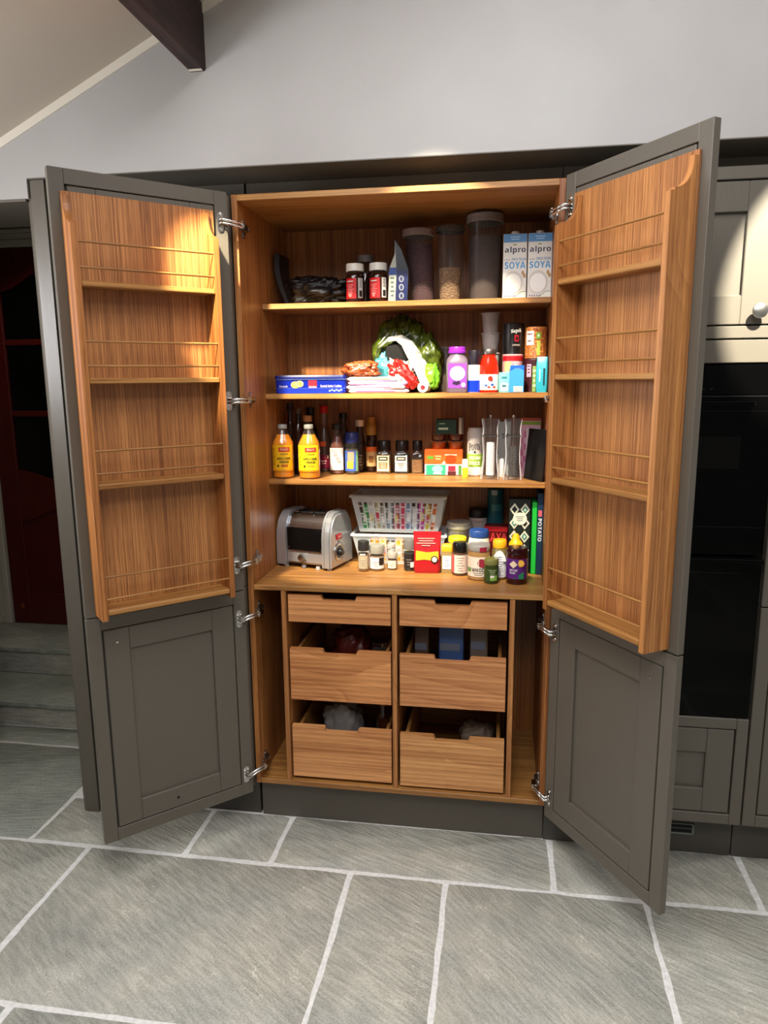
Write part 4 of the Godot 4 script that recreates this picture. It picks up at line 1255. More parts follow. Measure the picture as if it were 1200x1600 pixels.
	# small bottle, white over blue
	var bb := vessel("cleaner_bottle", "small bottle with a dark cap, white above and bright blue below", "bottle", Vector3(0.238, S2, -0.262), [0, 0, 20, 0, 21, 2, 21, 88, 20, 92], white, [20, 92, 21, 93, 21, 136, 19.5, 140, 0, 140], hexm("1c1420", 0.4))
	band(bb, 21, -180, 180, 2, 40, hexm("0b39d0", 0.35))
	# passata bottle
	var pa := vessel("sauce_bottle", "red tomato sauce bottle with a silver cap and white label", "bottle", Vector3(0.287, S2, -0.270), [0, 0, 31, 0, 33.5, 4, 33.5, 62, 32, 84, 27, 104, 22, 118, 22, 128], hexm("e0240c", 0.15), [22, 126, 24.5, 127, 24.5, 140, 23, 142.5, 0, 142.5], M.nickel)
	var pl := band(pa, 33.5, -80, 80, 8, 60, white)
	disc(pl, "printed_tomato", 0.008, 0.008, Vector3(0.006, 0.046, 0.0345), hexm("cf2a1c", 0.4))
	for q in [[-22.0, 20.0, "3a64b0"], [14.0, 22.0, "2c5ab0"], [26.0, 14.0, "d04038"], [-6.0, 14.0, "c84a44"]]:
		band(pl, 34, q[0], q[0] + 16.0, q[1], q[1] + 7.0, hexm(q[2], 0.4), "print_mark")
	# grey pots in a tower
	var pot_l := ["lowest grey plastic pot of the tower behind the red sauce bottle", "second grey plastic pot up in the tower behind the red sauce bottle", "third grey plastic pot up in the tower behind the red sauce bottle", "top grey plastic pot of the tower behind the red sauce bottle"]
	for i in 4:
		vessel("plastic_pot", pot_l[i], "pot", Vector3(0.293 - 0.0015 * i, S2 + 0.0675 * i, -0.375), [0, 0, 24.5, 0, 25.5, 2, 31, 62, 34, 63, 34, 67, 0, 67], hexm("b9aea8", 0.45), [], null, [], null, "grey plastic pots in a tower")
	# tins
	var ct := vessel("food_tin", "tin with a red band and pink label under the black tin", "tin", Vector3(0.366, S2, -0.303), [0, 0, 34, 0, 35.5, 2, 35, 4, 35, 122, 35.5, 124, 34, 126, 0, 126], hexm("c79a9c", 0.35), [], null)
	band(ct, 35, -180, 180, 104, 120, hexm("a8141c", 0.35))
	band(ct, 35, -50, -5, 70, 100, hexm("b9b07a", 0.4), "print_patch")
	lines(ct, 2, 35, 96, 8, 20, 3, white, 18)
	var np := vessel("black_tin", "tall black tin with white script and a red emblem, standing on the pink tin", "tin", Vector3(0.366, S2 + 0.1265, -0.303), [0, 0, 34, 0, 35.5, 2, 35, 4, 35, 98, 35.5, 100, 34, 102, 0, 102], hexm("0d0b0d", 0.3), [], null)
	words(np, "Napoli", 35, 74, 36, 15, white, 16, "serif", 6.0)
	var em := band(np, 35, 6, 30, 40, 62, hexm("8c1420", 0.35), "red_emblem")
	band(em, 35.5, 13, 24, 46, 56, hexm("2a0508", 0.35), "emblem_centre")
	words(np, "CREMA", 35, 29, 26, 5, hexm("b8a8a0", 0.4), 17)
	var tt := vessel("short_tin", "short pale teal tin in front of the pink tin, by the blue carton", "tin", Vector3(0.341, S2, -0.257), [0, 0, 20.5, 0, 21, 2, 21, 64, 20.5, 66, 0, 66], hexm("7fc4c4", 0.35), [], null)
	band(tt, 21, -40, 30, 6, 30, white)
	lines(tt, 1, 21.5, 18, 8, 14, 7, hexm("23707a", 0.4), -6)
	lines(tt, 1, 21, 46, 8, 18, 6, hexm("2a7f88", 0.4), -6)
	var bc := thing("juice_carton", "small blue drink carton with a folded top on the second shelf", "carton", Vector3(0.379, S2, -0.232), 4.0)
	obj("carton_body", box(mb(), Vector3(-0.0225, 0, -0.018), Vector3(0.0225, 0.078, 0.018), 0.001), hexm("3f96e0", 0.35), bc)
	shapeplate(bc, "folded_top", [Vector2(-0.0225, 0.072), Vector2(-0.0225, 0.088), Vector2(0.0225, 0.088), Vector2(0.0225, 0.072), Vector2(0.010, 0.079), Vector2(-0.008, 0.079)], Vector3(0, 0, 0.012), hexm("1e63c8", 0.35), 0.007)
	plate(bc, "bar_code", 0.030, 0.018, Vector3(0.004, 0.011, 0.0181), white)
	for k in 8:
		plate(bc, "code_bar", 0.0012, 0.016, Vector3(-0.0075 + 0.0034 * k, 0.011, 0.0190), hexm("2a3c60", 0.4), 0.0004)
	var kb := vessel("bean_tin", "lower bean tin with a dark red kidney bean label", "tin", Vector3(0.441, S2, -0.300), [0, 0, 36, 0, 37.5, 2, 37, 4, 37, 104, 37.5, 107, 36, 110, 0, 110], M.kidney_beans, [], null)
	band(kb, 37, -48, -22, 50, 92, hexm("c8a0b4", 0.4))
	lines(kb, 3, 37.4, 84, 10, 13, 3, hexm("4a1426", 0.4), -35)
	band(kb, 37, 0, 12, 10, 60, hexm("87a050", 0.4), "green_strip")
	var ch := vessel("bean_tin", "upper bean tin with an orange chickpea label", "tin", Vector3(0.442, S2 + 0.1105, -0.300), [0, 0, 36, 0, 37.5, 2, 37, 4, 37, 98, 37.5, 100, 36, 103, 0, 103], M.chickpeas, [], null)
	var cl := band(ch, 37, -60, -14, 44, 90, hexm("e8ccc4", 0.4))
	lines(cl, 2, 37.4, 78, 22, 22, 4, hexm("7a5a60", 0.4), -38)
	band(ch, 37, 2, 20, 10, 58, hexm("a8b24a", 0.4), "green_strip")
	var gr := band(ch, 37, -2, 22, 64, 84, hexm("6fa03c", 0.4), "green_roundel")
	band(gr, 37.4, 6, 13, 71, 78, white, "roundel_centre")
	var tp := thing("teal_packet", "teal packet with a curled edge tucked against the rack below the bean tins", "packet", Vector3(0.462, S2, -0.238), -8.0)
	obj("packet_body", squarish(mb(), [[0.017, 0.016, 0.0, 0.006], [0.0185, 0.018, 0.02, 0.006], [0.0185, 0.017, 0.09, 0.006], [0.017, 0.006, 0.115, 0.003]]), hexm("2f9fb4", 0.3), tp)
	plate(tp, "dark_print", 0.006, 0.055, Vector3(0.008, 0.05, 0.0182), hexm("123c48", 0.4))
	plate(tp, "pale_print", 0.004, 0.04, Vector3(-0.006, 0.055, 0.0182), hexm("9fe0e6", 0.4))
	var gp := thing("green_packet", "slim green packet between the kidney bean tin and the teal packet", "packet", Vector3(0.4365, S2, -0.243))
	obj("packet_body", box(mb(), Vector3(-0.006, 0, -0.012), Vector3(0.006, 0.085, 0.012), 0.002), hexm("7d9a52", 0.35), gp)
	flines(gp, 4, Vector3(0, 0.07, 0.0121), 0.016, 0.009, 0.006, hexm("d8d8b8", 0.4))

func third_shelf() -> void:
	var white := hexm("e9e5df", 0.4)
	var ink := hexm("1c1a1c", 0.5)
	# two cider vinegar bottles
	var lab := ["cider vinegar bottle with an orange-yellow label, standing nearest the larder's side panel", "cider vinegar bottle with a bright yellow label, second from the larder's side panel"]
	for i in 2:
		var t := vessel("vinegar_bottle", lab[i], "bottle", Vector3(-0.4415 + 0.0985 * i, S3, [-0.262, -0.255][i]), [0, 0, 35, 0, 38.5, 5, 38.5, 124, 36.5, 131, 17.5, 168, 14.5, 174, 14.5, 182], M.glass, [14, 176, 16.5, 177, 16.5, 189, 15, 191, 0, 191], hexm("8b8c84", 0.35), [0, 3, 34, 3, 36.8, 6, 36.8, 123, 35, 129, 21, 156, 0, 157], M.vinegar, "cider vinegar bottles")
		var yl := hexm("e8b012" if i == 0 else "f3da1c", 0.45)
		var l := band(t, 38.5, -72, 72, 26, 120, yl)
		band(l, 39, -72, 72, 26, 32, hexm("d88a10", 0.45), "label_foot")
		band(l, 39, -8, 52, 96, 112, hexm("b8281c", 0.45), "red_banner")
		words(l, "BRAGG", 39.6, 105, 30, 8, hexm("f0d8b0", 0.5), 22, "serif")
		words(l, "ORGANIC", 39.2, 88, 28, 5, ink, 22, "plain")
		words(l, "APPLE CIDER", 39.2, 72, 50, 8, ink, 18)
		words(l, "VINEGAR", 39.2, 60, 34, 8, ink, 20)
		band(l, 39, 4, 40, 42, 51, hexm("b86018" if i == 0 else "caa41a", 0.45), "print_patch")
		lines(l, 7, 39, 104, 9, 8, 2, hexm("6a4a10", 0.5), -40)
		lines(l, 1, 39, 42, 5, 7, 8, hexm("3a3010", 0.5), -12)
	# the dark row behind them
	vessel("dark_bottle", "tall dark bottle in the corner behind the first cider vinegar bottle", "bottle", Vector3(-0.455, S3, -0.41), [0, 0, 22, 0, 24, 4, 24, 150, 13, 190, 11, 200, 11, 235], M.brown_glass, [11, 233, 13, 234, 13, 262, 0, 263], hexm("241a14", 0.5), [0, 3, 21, 4, 21, 140, 0, 145], hexm("1a0a05", 0.5))
	var d2 := vessel("dark_bottle", "tall dark bottle with a brass-coloured cap and white label between the cider vinegar bottles", "bottle", Vector3(-0.412, S3, -0.37), [0, 0, 24, 0, 26, 4, 26, 140, 12, 185, 11, 190, 11, 225], M.brown_glass, [11, 224, 13, 225, 13, 245, 0, 246], hexm("5a4024", 0.35), [0, 3, 23, 4, 23, 130, 0, 135], hexm("1a0a05", 0.5))
	band(d2, 26, 5, 70, 18, 80, hexm("b8aea0", 0.5))
	vessel("dark_bottle", "dark bottle with a tan cap just behind the bright yellow vinegar bottle", "bottle", Vector3(-0.371, S3, -0.345), [0, 0, 24, 0, 26, 4, 26, 130, 14, 170, 13, 198], M.brown_glass, [13, 196, 16, 197, 16, 218, 0, 219], hexm("a5713f", 0.45), [0, 3, 23, 4, 23, 120, 0, 125], hexm("140a06", 0.5))
	vessel("dark_bottle", "tall black-capped bottle at the back near the tan-capped bottle", "bottle", Vector3(-0.389, S3, -0.463), [0, 0, 24, 0, 26, 4, 26, 150, 14, 190, 13, 215], M.brown_glass, [13, 213, 15, 214, 15, 243, 0, 244], hexm("0f0d0e", 0.5), [0, 3, 23, 4, 23, 140, 0, 145], hexm("140a06", 0.5))
	# red capped bottle
	var rc := vessel("chilli_bottle", "tall narrow-necked bottle with a bright red cap", "bottle", Vector3(-0.334, S3, -0.450), [0, 0, 25, 0, 28, 5, 28, 112, 24, 140, 15, 175, 12, 200, 12, 226], M.glass, [12, 222, 15, 223, 15, 247, 13, 250, 0, 250], hexm("cf1a1c", 0.35), [0, 3, 25, 5, 25, 110, 21, 138, 13, 168, 0, 170], hexm("4e2c14", 0.3))
	band(rc, 28, -20, 25, 98, 116, hexm("d8501c", 0.4), "orange_label")
	var ml := band(rc, 28, -60, 60, 14, 66, hexm("6a1028", 0.4), "maroon_label")
	lines(ml, 2, 28.5, 40, 9, 22, 4, hexm("d8a8a0", 0.4), 5)
	band(ml, 28.4, 30, 44, 52, 64, hexm("d8b880", 0.4), "label_badge")
	# small sauce bottles
	var b1 := vessel("sauce_bottle", "small clear bottle with a black cap and a white and pink label", "bottle", Vector3(-0.270, S3, -0.385), [0, 0, 25, 0, 28, 4, 28, 96, 25, 116, 16, 146, 14, 160, 14, 166], M.glass, [14, 164, 18, 165, 18, 184, 16, 186, 0, 186], hexm("1a1618", 0.4), [0, 3, 25, 4, 25, 96, 22, 114, 14, 140, 0, 142], hexm("6b4034", 0.3))
	var bl := band(b1, 28, -62, 62, 16, 98, hexm("e2d6d0", 0.4))
	lines(bl, 3, 28, 88, 8, 26, 2, hexm("a07a78", 0.5), -6)
	for q in [[-14.0, 66.0], [0.0, 54.0], [12.0, 42.0]]:
		band(bl, 28.4, q[0], q[0] + 26.0, q[1], q[1] + 10.0, hexm("cf8f86", 0.4), "print_leaf")
	vessel("dark_bottle", "black-capped bottle peeping out behind the pink-labelled bottle", "bottle", Vector3(-0.262, S3, -0.460), [0, 0, 22, 0, 24, 4, 24, 140, 13, 172, 12, 202], M.brown_glass, [12, 200, 15, 201, 15, 222, 0, 223], hexm("131012", 0.4), [0, 3, 21, 4, 21, 130, 0, 133], hexm("1c0f0a", 0.5))
	var bc := vessel("relish_bottle", "small bottle with a broad blue cap and a yellow and blue label", "bottle", Vector3(-0.214, S3, -0.385), [0, 0, 24, 0, 27, 4, 27, 84, 25, 96, 24, 120], M.glass, [22, 116, 25, 117, 26, 124, 25, 150, 22, 155, 0, 155], hexm("1e2c6e", 0.45), [0, 3, 24, 4, 24, 92, 0, 94], hexm("4a4038", 0.4))
	var bcl := band(bc, 27, -62, 62, 12, 88, hexm("3a5aa8", 0.4))
	band(bcl, 27.4, -26, 26, 48, 84, hexm("b88a70", 0.4), "printed_face")
	band(bcl, 27.4, -30, 20, 22, 48, hexm("e6d43a", 0.4), "yellow_swirl")
	band(bcl, 27.4, 42, 62, 12, 88, hexm("6aa07a", 0.4), "green_edge")
	var wc := vessel("dark_bottle", "dark bottle with a cream cap behind the blue-capped one", "bottle", Vector3(-0.197, S3, -0.452), [0, 0, 19, 0, 21, 4, 21, 110, 15, 140, 12, 160, 12, 174], M.brown_glass, [13, 172, 16.5, 173, 16.5, 196, 0, 197], hexm("d8cabc", 0.45), [0, 3, 18, 4, 18, 100, 0, 104], hexm("120a08", 0.5))
	lines(wc, 4, 21, 62, 12, 22, 3, hexm("8a8478", 0.5), 4)
	var gc := vessel("seasoning_bottle", "brown bottle with gold foil neck and an orange and cream label", "bottle", Vector3(-0.152, S3, -0.455), [0, 0, 20, 0, 21.5, 3, 21.5, 128, 19, 142, 19, 150], M.brown_glass, [20, 140, 20.5, 170, 18, 176, 15, 180, 15, 206, 0, 207], hexm("9c6a1e", 0.4), [0, 3, 18, 4, 18, 120, 0, 124], hexm("3a1a08", 0.5))
	var gl := band(gc, 21.5, -70, 70, 22, 96, hexm("caa06a", 0.45))
	band(gl, 22, -70, 70, 78, 96, hexm("d8601c", 0.4), "orange_top")
	band(gl, 22, -20, 24, 36, 62, hexm("8a5a2a", 0.45), "print_patch")
	# square spice jars
	var sp := [["spice_jar", "square spice jar with pale contents, first of the three square jars", -0.099, "spice_tan", "d8cfae", 1], ["spice_jar", "square spice jar with dark contents and a white label, middle of the three square jars", -0.032, "spice_dark", "e0dcd8", 2], ["spice_jar", "narrow clear spice jar with pale pink contents, last of the three square jars", 0.026, "spice_tan", "", 0]]
	for k in 3:
		var q: Array = sp[k]
		var t := thing(q[0], q[1], "jar", Vector3(q[2], S3, -0.425 - 0.004 * k), 0.0, "square spice jars")
		var hw := 0.0285 if k < 2 else 0.0225
		obj("glass_body", squarish(mb(), [[hw - 0.002, hw - 0.002, 0.0, 0.006], [hw, hw, 0.003, 0.007], [hw, hw, 0.072, 0.007], [hw - 0.006, hw - 0.006, 0.080, 0.012], [hw - 0.007, hw - 0.007, 0.086, 0.02]]), M.glass, t)
		obj("contents", squarish(mb(), [[hw - 0.003, hw - 0.003, 0.003, 0.006], [hw - 0.003, hw - 0.003, 0.068 if k < 2 else 0.05, 0.006]]), M[q[3]], t)
		obj("cap", lathe(mb(), V([hw * 1000 - 6, 84, hw * 1000 - 4, 85, hw * 1000 - 4, 118, hw * 1000 - 6, 121.5, 0, 121.5]), 22), hexm("1a1512", 0.3), t)
		if k < 2:
			var lb := plate(t, "label", 0.045, 0.058, Vector3(0, 0.038, hw + 0.0001), hexm(q[4], 0.45))
			plate(lb, "label_banner", 0.034, 0.014, Vector3(0, 0.018, 0.0009), hexm("24221c", 0.4), 0.0005)
			flines(lb, 1, Vector3(0, 0.018, 0.0015), 0.008, 0.026, 0.006, hexm("d8d0b8", 0.4))
			plate(lb, "label_patch", 0.034, 0.024, Vector3(0, -0.008, 0.0009), hexm("8a7a58" if k == 0 else "cfc9c2", 0.45), 0.0005)
			flines(lb, 3, Vector3(0, -0.001, 0.0015), 0.007, 0.024, 0.0025, hexm("d8d0b0" if k == 0 else "6a6664", 0.4))
	# pot multipacks, loose pots and a box on top
	var gm := thing("pot_multipack", "green and white card multipack of pots at the bottom of the pile", "multipack", Vector3(0.127, S3, -0.410), 2.0)
	obj("card_sleeve", box(mb(), Vector3(-0.069, 0, -0.045), Vector3(0.069, 0.041, 0.045), 0.002), hexm("c9b0b4", 0.4), gm)
	plate(gm, "green_print", 0.070, 0.037, Vector3(-0.028, 0.0205, 0.0451), hexm("2c9a78", 0.4))
	disc(gm, "pale_swirl", 0.020, 0.013, Vector3(-0.022, 0.024, 0.046), hexm("7fcfb4", 0.4))
	plate(gm, "white_print", 0.030, 0.006, Vector3(-0.022, 0.008, 0.046), white)
	plate(gm, "plum_print", 0.026, 0.018, Vector3(0.030, 0.026, 0.0451), hexm("8a2038", 0.4))
	plate(gm, "dark_pot", 0.030, 0.014, Vector3(0.030, 0.0085, 0.0451), hexm("4a1a20", 0.35))
	plate(gm, "green_end", 0.010, 0.034, Vector3(0.059, 0.02, 0.0451), hexm("3f7a30", 0.4))
	var om := thing("pot_multipack", "orange card multipack of pots on top of the green one", "multipack", Vector3(0.127, S3 + 0.0413, -0.410), 2.0)
	obj("card_sleeve", box(mb(), Vector3(-0.069, 0, -0.045), Vector3(0.069, 0.053, 0.045), 0.002), hexm("e0591c", 0.4), om)
	plate(om, "green_logo", 0.022, 0.011, Vector3(-0.048, 0.024, 0.0451), hexm("4a8a2a", 0.4))
	flines(om, 2, Vector3(-0.020, 0.029, 0.0451), 0.010, 0.024, 0.005, hexm("f0a070", 0.4))
	disc(om, "gelatin_pot", 0.020, 0.016, Vector3(0.026, 0.018, 0.0451), hexm("b83c10", 0.3))
	plate(om, "white_rim", 0.044, 0.004, Vector3(0.026, 0.034, 0.0451), hexm("f0d0b8", 0.4))
	shapeplate(om, "white_corner", [Vector2(-0.004, 0.0), Vector2(0.010, 0.0), Vector2(0.008, 0.012)], Vector3(-0.004, 0.001, 0.0451), white)
	var pl := ["lower amber dessert pot nearer the spice jars, on the orange multipack", "lower amber dessert pot nearer the stock tin, on the orange multipack", "upper dark dessert pot nearer the spice jars, under the green box", "upper dark dessert pot nearer the stock tin, under the green box"]
	for i in 4:
		var lo := i < 2
		vessel("dessert_pot", pl[i], "pot", Vector3(0.107 + 0.062 * (i % 2), S3 + (0.0947 if lo else 0.1220), -0.400), [0, 0, 22, 0, 23, 1, 27, 23.5, 29.5, 24.5, 29.5, 26.5, 0, 26.5], hexm("8a3c12" if lo else "4a1a0c", 0.2), [27, 26.5, 29.7, 26.6, 29.7, 27.0, 0, 27.0], hexm("b89a80" if lo else "7a6050", 0.35), [], null, "dessert pots on the orange multipack")
	var gb := thing("green_box", "dark green carton lying on top of the dessert pots", "box", Vector3(0.135, S3 + 0.1494, -0.405), 2.0)
	obj("box_body", box(mb(), Vector3(-0.037, 0, -0.035), Vector3(0.037, 0.053, 0.035), 0.001), hexm("16301c", 0.35), gb)
	flines(gb, 1, Vector3(-0.014, 0.038, 0.0351), 0.006, 0.022, 0.004, hexm("7fa07a", 0.4))
	flines(gb, 1, Vector3(-0.010, 0.020, 0.0351), 0.006, 0.036, 0.008, hexm("a8b8a0", 0.4))
	var wb := thing("white_packet", "thin cream packet upright on the dessert pots beside the green box", "packet", Vector3(0.187, S3 + 0.1494, -0.405), 6.0)
	obj("packet_body", box(mb(), Vector3(-0.0085, 0, -0.03), Vector3(0.0085, 0.060, 0.03), 0.001), hexm("a89a86", 0.4), wb)
	plate(wb, "brown_edge", 0.007, 0.058, Vector3(0.005, 0.03, 0.0301), hexm("5a4838", 0.4))
	var yt := vessel("yellow_tube", "small yellow tube with a white top standing at the shelf edge", "tube", Vector3(0.209, S3, -0.322), [0, 0, 9, 0, 10, 1, 10, 34, 9.5, 36], hexm("efe024", 0.4), [9.5, 35, 10.5, 36, 10.5, 63, 9, 65, 0, 65], white)
	yt.set_meta("group", "")
	yt.remove_meta("group")
	# stock tin
	var pt := vessel("stock_tin", "tall white and green stock tin with black script", "tin", Vector3(0.241, S3, -0.375), [0, 0, 26, 0, 29, 5, 29, 158, 25, 168, 26, 171, 25, 173, 0, 171], hexm("b4aca4", 0.35), [], null)
	band(pt, 29, -85, 85, 34, 80, hexm("7f9c34", 0.4), "green_band")
	band(pt, 29, -85, 85, 6, 34, hexm("dcd8d0", 0.4), "white_foot")
	words(pt, "Potts'", 29, 108, 46, 26, ink, 0, "serif", 5.0)
	disc(pt, "ink_spot", 0.004, 0.004, Vector3(0.0, 0.088, 0.0291), ink)
	words(pt, "VEGETABLE", 29.5, 67, 44, 11, hexm("e0e4c8", 0.4), 0)
	words(pt, "STOCK", 29.5, 48, 40, 13, hexm("e8ecd0", 0.4), 0)
	# acrylic mills
	for m in [["salt_mill", "clear square mill filled with white salt", 0.297, -0.308, "salt", 150.0], ["pepper_mill", "clear square mill filled with black peppercorns", 0.375, -0.300, "peppercorn", 132.0]]:
		var t := thing(m[0], m[1], "mill", Vector3(m[2], S3, m[3]), -4.0)
		obj("acrylic_body", squarish(mb(), [[0.031, 0.031, 0.0, 0.006], [0.032, 0.032, 0.004, 0.006], [0.030, 0.030, 0.022, 0.006], [0.0255, 0.0255, 0.060, 0.006], [0.0245, 0.0245, 0.090, 0.006], [0.0265, 0.0265, 0.130, 0.006], [0.0275, 0.0275, 0.150, 0.006]]), M.acrylic, t)
		obj("contents", lathe(mb(), V([0, 12, 15, 12, 15, m[5] * 0.75, 14.5, m[5] * 0.85, 0, m[5] * 0.86]), 20), M[m[4]], t)
		obj("acrylic_top", squarish(mb(), [[0.0275, 0.0275, 0.1515, 0.006], [0.0255, 0.0255, 0.165, 0.006], [0.0265, 0.0265, 0.185, 0.006], [0.031, 0.031, 0.206, 0.006], [0.030, 0.030, 0.211, 0.006]]), M.acrylic, t)
		obj("steel_rod", lathe(mb(), V([0, 14, 2.5, 14, 2.5, 211, 6, 212, 7, 216, 6, 221, 0, 223]), 14), M.steel, t)
		for sx in [-1.0, 1.0]:
			for sz in [-1.0, 1.0]:
				for line in [[[0.031, 0.001], [0.030, 0.022], [0.0253, 0.060], [0.0243, 0.090], [0.0263, 0.130], [0.0272, 0.149]], [[0.0272, 0.1525], [0.0253, 0.165], [0.0263, 0.185], [0.0305, 0.206]]]:
					var pts := []
					for q in line:
						pts.append(Vector3(sx * (q[0] - 0.0014), q[1], sz * (q[0] - 0.0014)))
					obj("acrylic_edge", tube(mb(), pts, 0.0014, 6), M.acrylic_edge, t)
		obj("steel_ring", squarish(mb(), [[0.0277, 0.0277, 0.1500, 0.006], [0.0277, 0.0277, 0.1515, 0.006]]), M.chrome, t)
		obj("grinder_foot", lathe(mb(), V([0, 1, 18, 1, 18, 10, 0, 10]), 20), M.steel, t)
	var gx := thing("grey_carton", "plain pale grey carton standing behind the two clear mills", "carton", Vector3(0.345, S3, -0.410))
	obj("carton_body", box(mb(), Vector3(-0.022, 0, -0.02), Vector3(0.022, 0.195, 0.02), 0.001), hexm("9aa0a0", 0.4), gx)
	flines(gx, 2, Vector3(0.002, 0.148, 0.0201), 0.010, 0.026, 0.006, hexm("5a6266", 0.4))
	var wt := thing("white_tube", "short plain white tube glimpsed between the two clear mills", "tube", Vector3(0.336, S3, -0.345))
	obj("tube_body", lathe(mb(), V([0, 0, 9, 0, 10, 2, 9, 60, 6, 66, 0, 66]), 18), white, wt)
	# leaning booklet and black slab
	var pb := thing("pink_booklet", "pink checked booklet with a green and orange stripe leaning at the rack end", "booklet", Vector3(0.4365, S3, -0.375), -14.0)
	var body := obj("booklet_body", box(mb(), Vector3(-0.036, 0, -0.005), Vector3(0.036, 0.208, 0.005), 0.0008), hexm("d3a4b8", 0.45), pb)
	for r in 3:
		for c in 2:
			plate(body, "check", 0.010, 0.022, Vector3(-0.030 + 0.011 * c, 0.04 + 0.044 * r + 0.022 * c, 0.0051), hexm("c46a94", 0.45))
	plate(body, "pale_page", 0.050, 0.115, Vector3(0.010, 0.115, 0.0051), hexm("d8c8cc", 0.45))
	flines(body, 9, Vector3(0.010, 0.165, 0.0060), 0.011, 0.040, 0.003, hexm("a08a94", 0.45))
	plate(body, "pink_foot", 0.050, 0.022, Vector3(0.010, 0.034, 0.0051), hexm("c65a92", 0.45))
	plate(body, "green_stripe", 0.072, 0.012, Vector3(0, 0.190, 0.0051), hexm("7f9a28", 0.45))
	plate(body, "orange_stripe", 0.072, 0.010, Vector3(0, 0.203, 0.0051), hexm("a8441c", 0.45))
	var bs := thing("black_tablet", "thin black slab leaning against the rack end of the third shelf", "tablet", Vector3(0.444, S3 + 0.001, -0.270))
	var sb := obj("slab_body", squarish(mb(), [[0.0035, 0.055, 0.0, 0.003], [0.0035, 0.055, 0.175, 0.003]]), hexm("0b0a0c", 0.25), bs)
	sb.rotation.z = deg_to_rad(-6.0)
	sb.rotation.y = deg_to_rad(32.0)
	var edge := obj("slab_edge", box(mb(), Vector3(-0.0037, 0.002, 0.053), Vector3(0.0037, 0.173, 0.0553), 0.001), hexm("141214", 0.2), bs)
	edge.rotation = sb.rotation

# a plastic basket: tapered lattice walls, each wall one part
func basket(label: String, at: Vector3, w: float, d: float, h: float, turn: float) -> Node3D:
	var t := thing("plastic_basket", label, "basket", at, turn, "clear plastic baskets")
	var top := [w / 2, d / 2]
	var bot := [w / 2 - 0.028, d / 2 - 0.024]
	var wall := func(p0: Vector3, p1: Vector3, q0: Vector3, q1: Vector3, n: int, out: Vector3) -> SurfaceTool:
		var st := mb()
		var P := func(u: float, v: float, k: float) -> Vector3: return p0.lerp(p1, u).lerp(q0.lerp(q1, u), v) + out * k
		var strip := func(u0: float, u1: float, v0: float, v1: float) -> void:
			st.set_smooth_group(-1)
			var th := 0.0018
			quad_out(st, P.call(u0, v0, th), P.call(u1, v0, th), P.call(u1, v1, th), P.call(u0, v1, th), out)
			quad_out(st, P.call(u0, v0, 0.0), P.call(u1, v0, 0.0), P.call(u1, v1, 0.0), P.call(u0, v1, 0.0), -out)
			quad_out(st, P.call(u0, v0, th), P.call(u0, v1, th), P.call(u0, v1, 0.0), P.call(u0, v0, 0.0), p0 - p1)
			quad_out(st, P.call(u1, v0, th), P.call(u1, v1, th), P.call(u1, v1, 0.0), P.call(u1, v0, 0.0), p1 - p0)
			quad_out(st, P.call(u0, v1, th), P.call(u1, v1, th), P.call(u1, v1, 0.0), P.call(u0, v1, 0.0), Vector3.UP)
			quad_out(st, P.call(u0, v0, th), P.call(u1, v0, th), P.call(u1, v0, 0.0), P.call(u0, v0, 0.0), Vector3.DOWN)
		strip.call(0.0, 1.0, 0.0, 0.10)
		strip.call(0.0, 1.0, 0.86, 1.0)
		strip.call(0.0, 0.05, 0.10, 0.86)
		strip.call(0.95, 1.0, 0.10, 0.86)
		for i in n + 1:
			var u := 0.05 + 0.90 * i / n
			strip.call(maxf(u - 0.011, 0.051), minf(u + 0.011, 0.949), 0.10, 0.86)
		for k in 4:
			var off := 0.10 + 0.76 * (k + 1) / 5.0
			for i in n:
				var u := 0.05 + 0.90 * i / n
				var v: float = off + (0.035 if (i + k) % 2 else -0.035)
				strip.call(u + 0.0111, u + 0.90 / n - 0.0111, v - 0.022, v + 0.022)
		return st
	var B := func(sx: float, sz: float) -> Vector3: return Vector3(sx * bot[0], 0.002, sz * bot[1])
	var T := func(sx: float, sz: float) -> Vector3: return Vector3(sx * top[0] * 0.985, h - 0.008, sz * top[1] * 0.985)
	obj("basket_wall", wall.call(B.call(-1, 1), B.call(1, 1), T.call(-1, 1), T.call(1, 1), 15, Vector3(0, -0.15, 1).normalized()), M.basket_plastic, t)
	obj("basket_wall", wall.call(B.call(-1, -1), B.call(1, -1), T.call(-1, -1), T.call(1, -1), 15, Vector3(0, -0.15, -1).normalized()), M.basket_plastic, t)
	obj("basket_wall", wall.call(B.call(1, 1), B.call(1, -1), T.call(1, 1), T.call(1, -1), 8, Vector3(1, -0.15, 0).normalized()), M.basket_plastic, t)
	obj("basket_wall", wall.call(B.call(-1, 1), B.call(-1, -1), T.call(-1, 1), T.call(-1, -1), 8, Vector3(-1, -0.15, 0).normalized()), M.basket_plastic, t)
	obj("basket_base", box(mb(), Vector3(-bot[0], 0.0, -bot[1]), Vector3(bot[0], 0.0025, bot[1]), 0.0005), M.basket_plastic, t)
	var rim := mb()
	for s in [-1.0, 1.0]:
		box(rim, Vector3(-top[0] - 0.006, h - 0.010, s * top[1] - 0.006), Vector3(top[0] + 0.006, h, s * top[1] + 0.006), 0.003)
		box(rim, Vector3(s * top[0] - 0.006, h - 0.010, -top[1] + 0.006), Vector3(s * top[0] + 0.006, h, top[1] - 0.006), 0.003)
	obj("basket_rim", rim, M.basket_plastic, t)
	return t

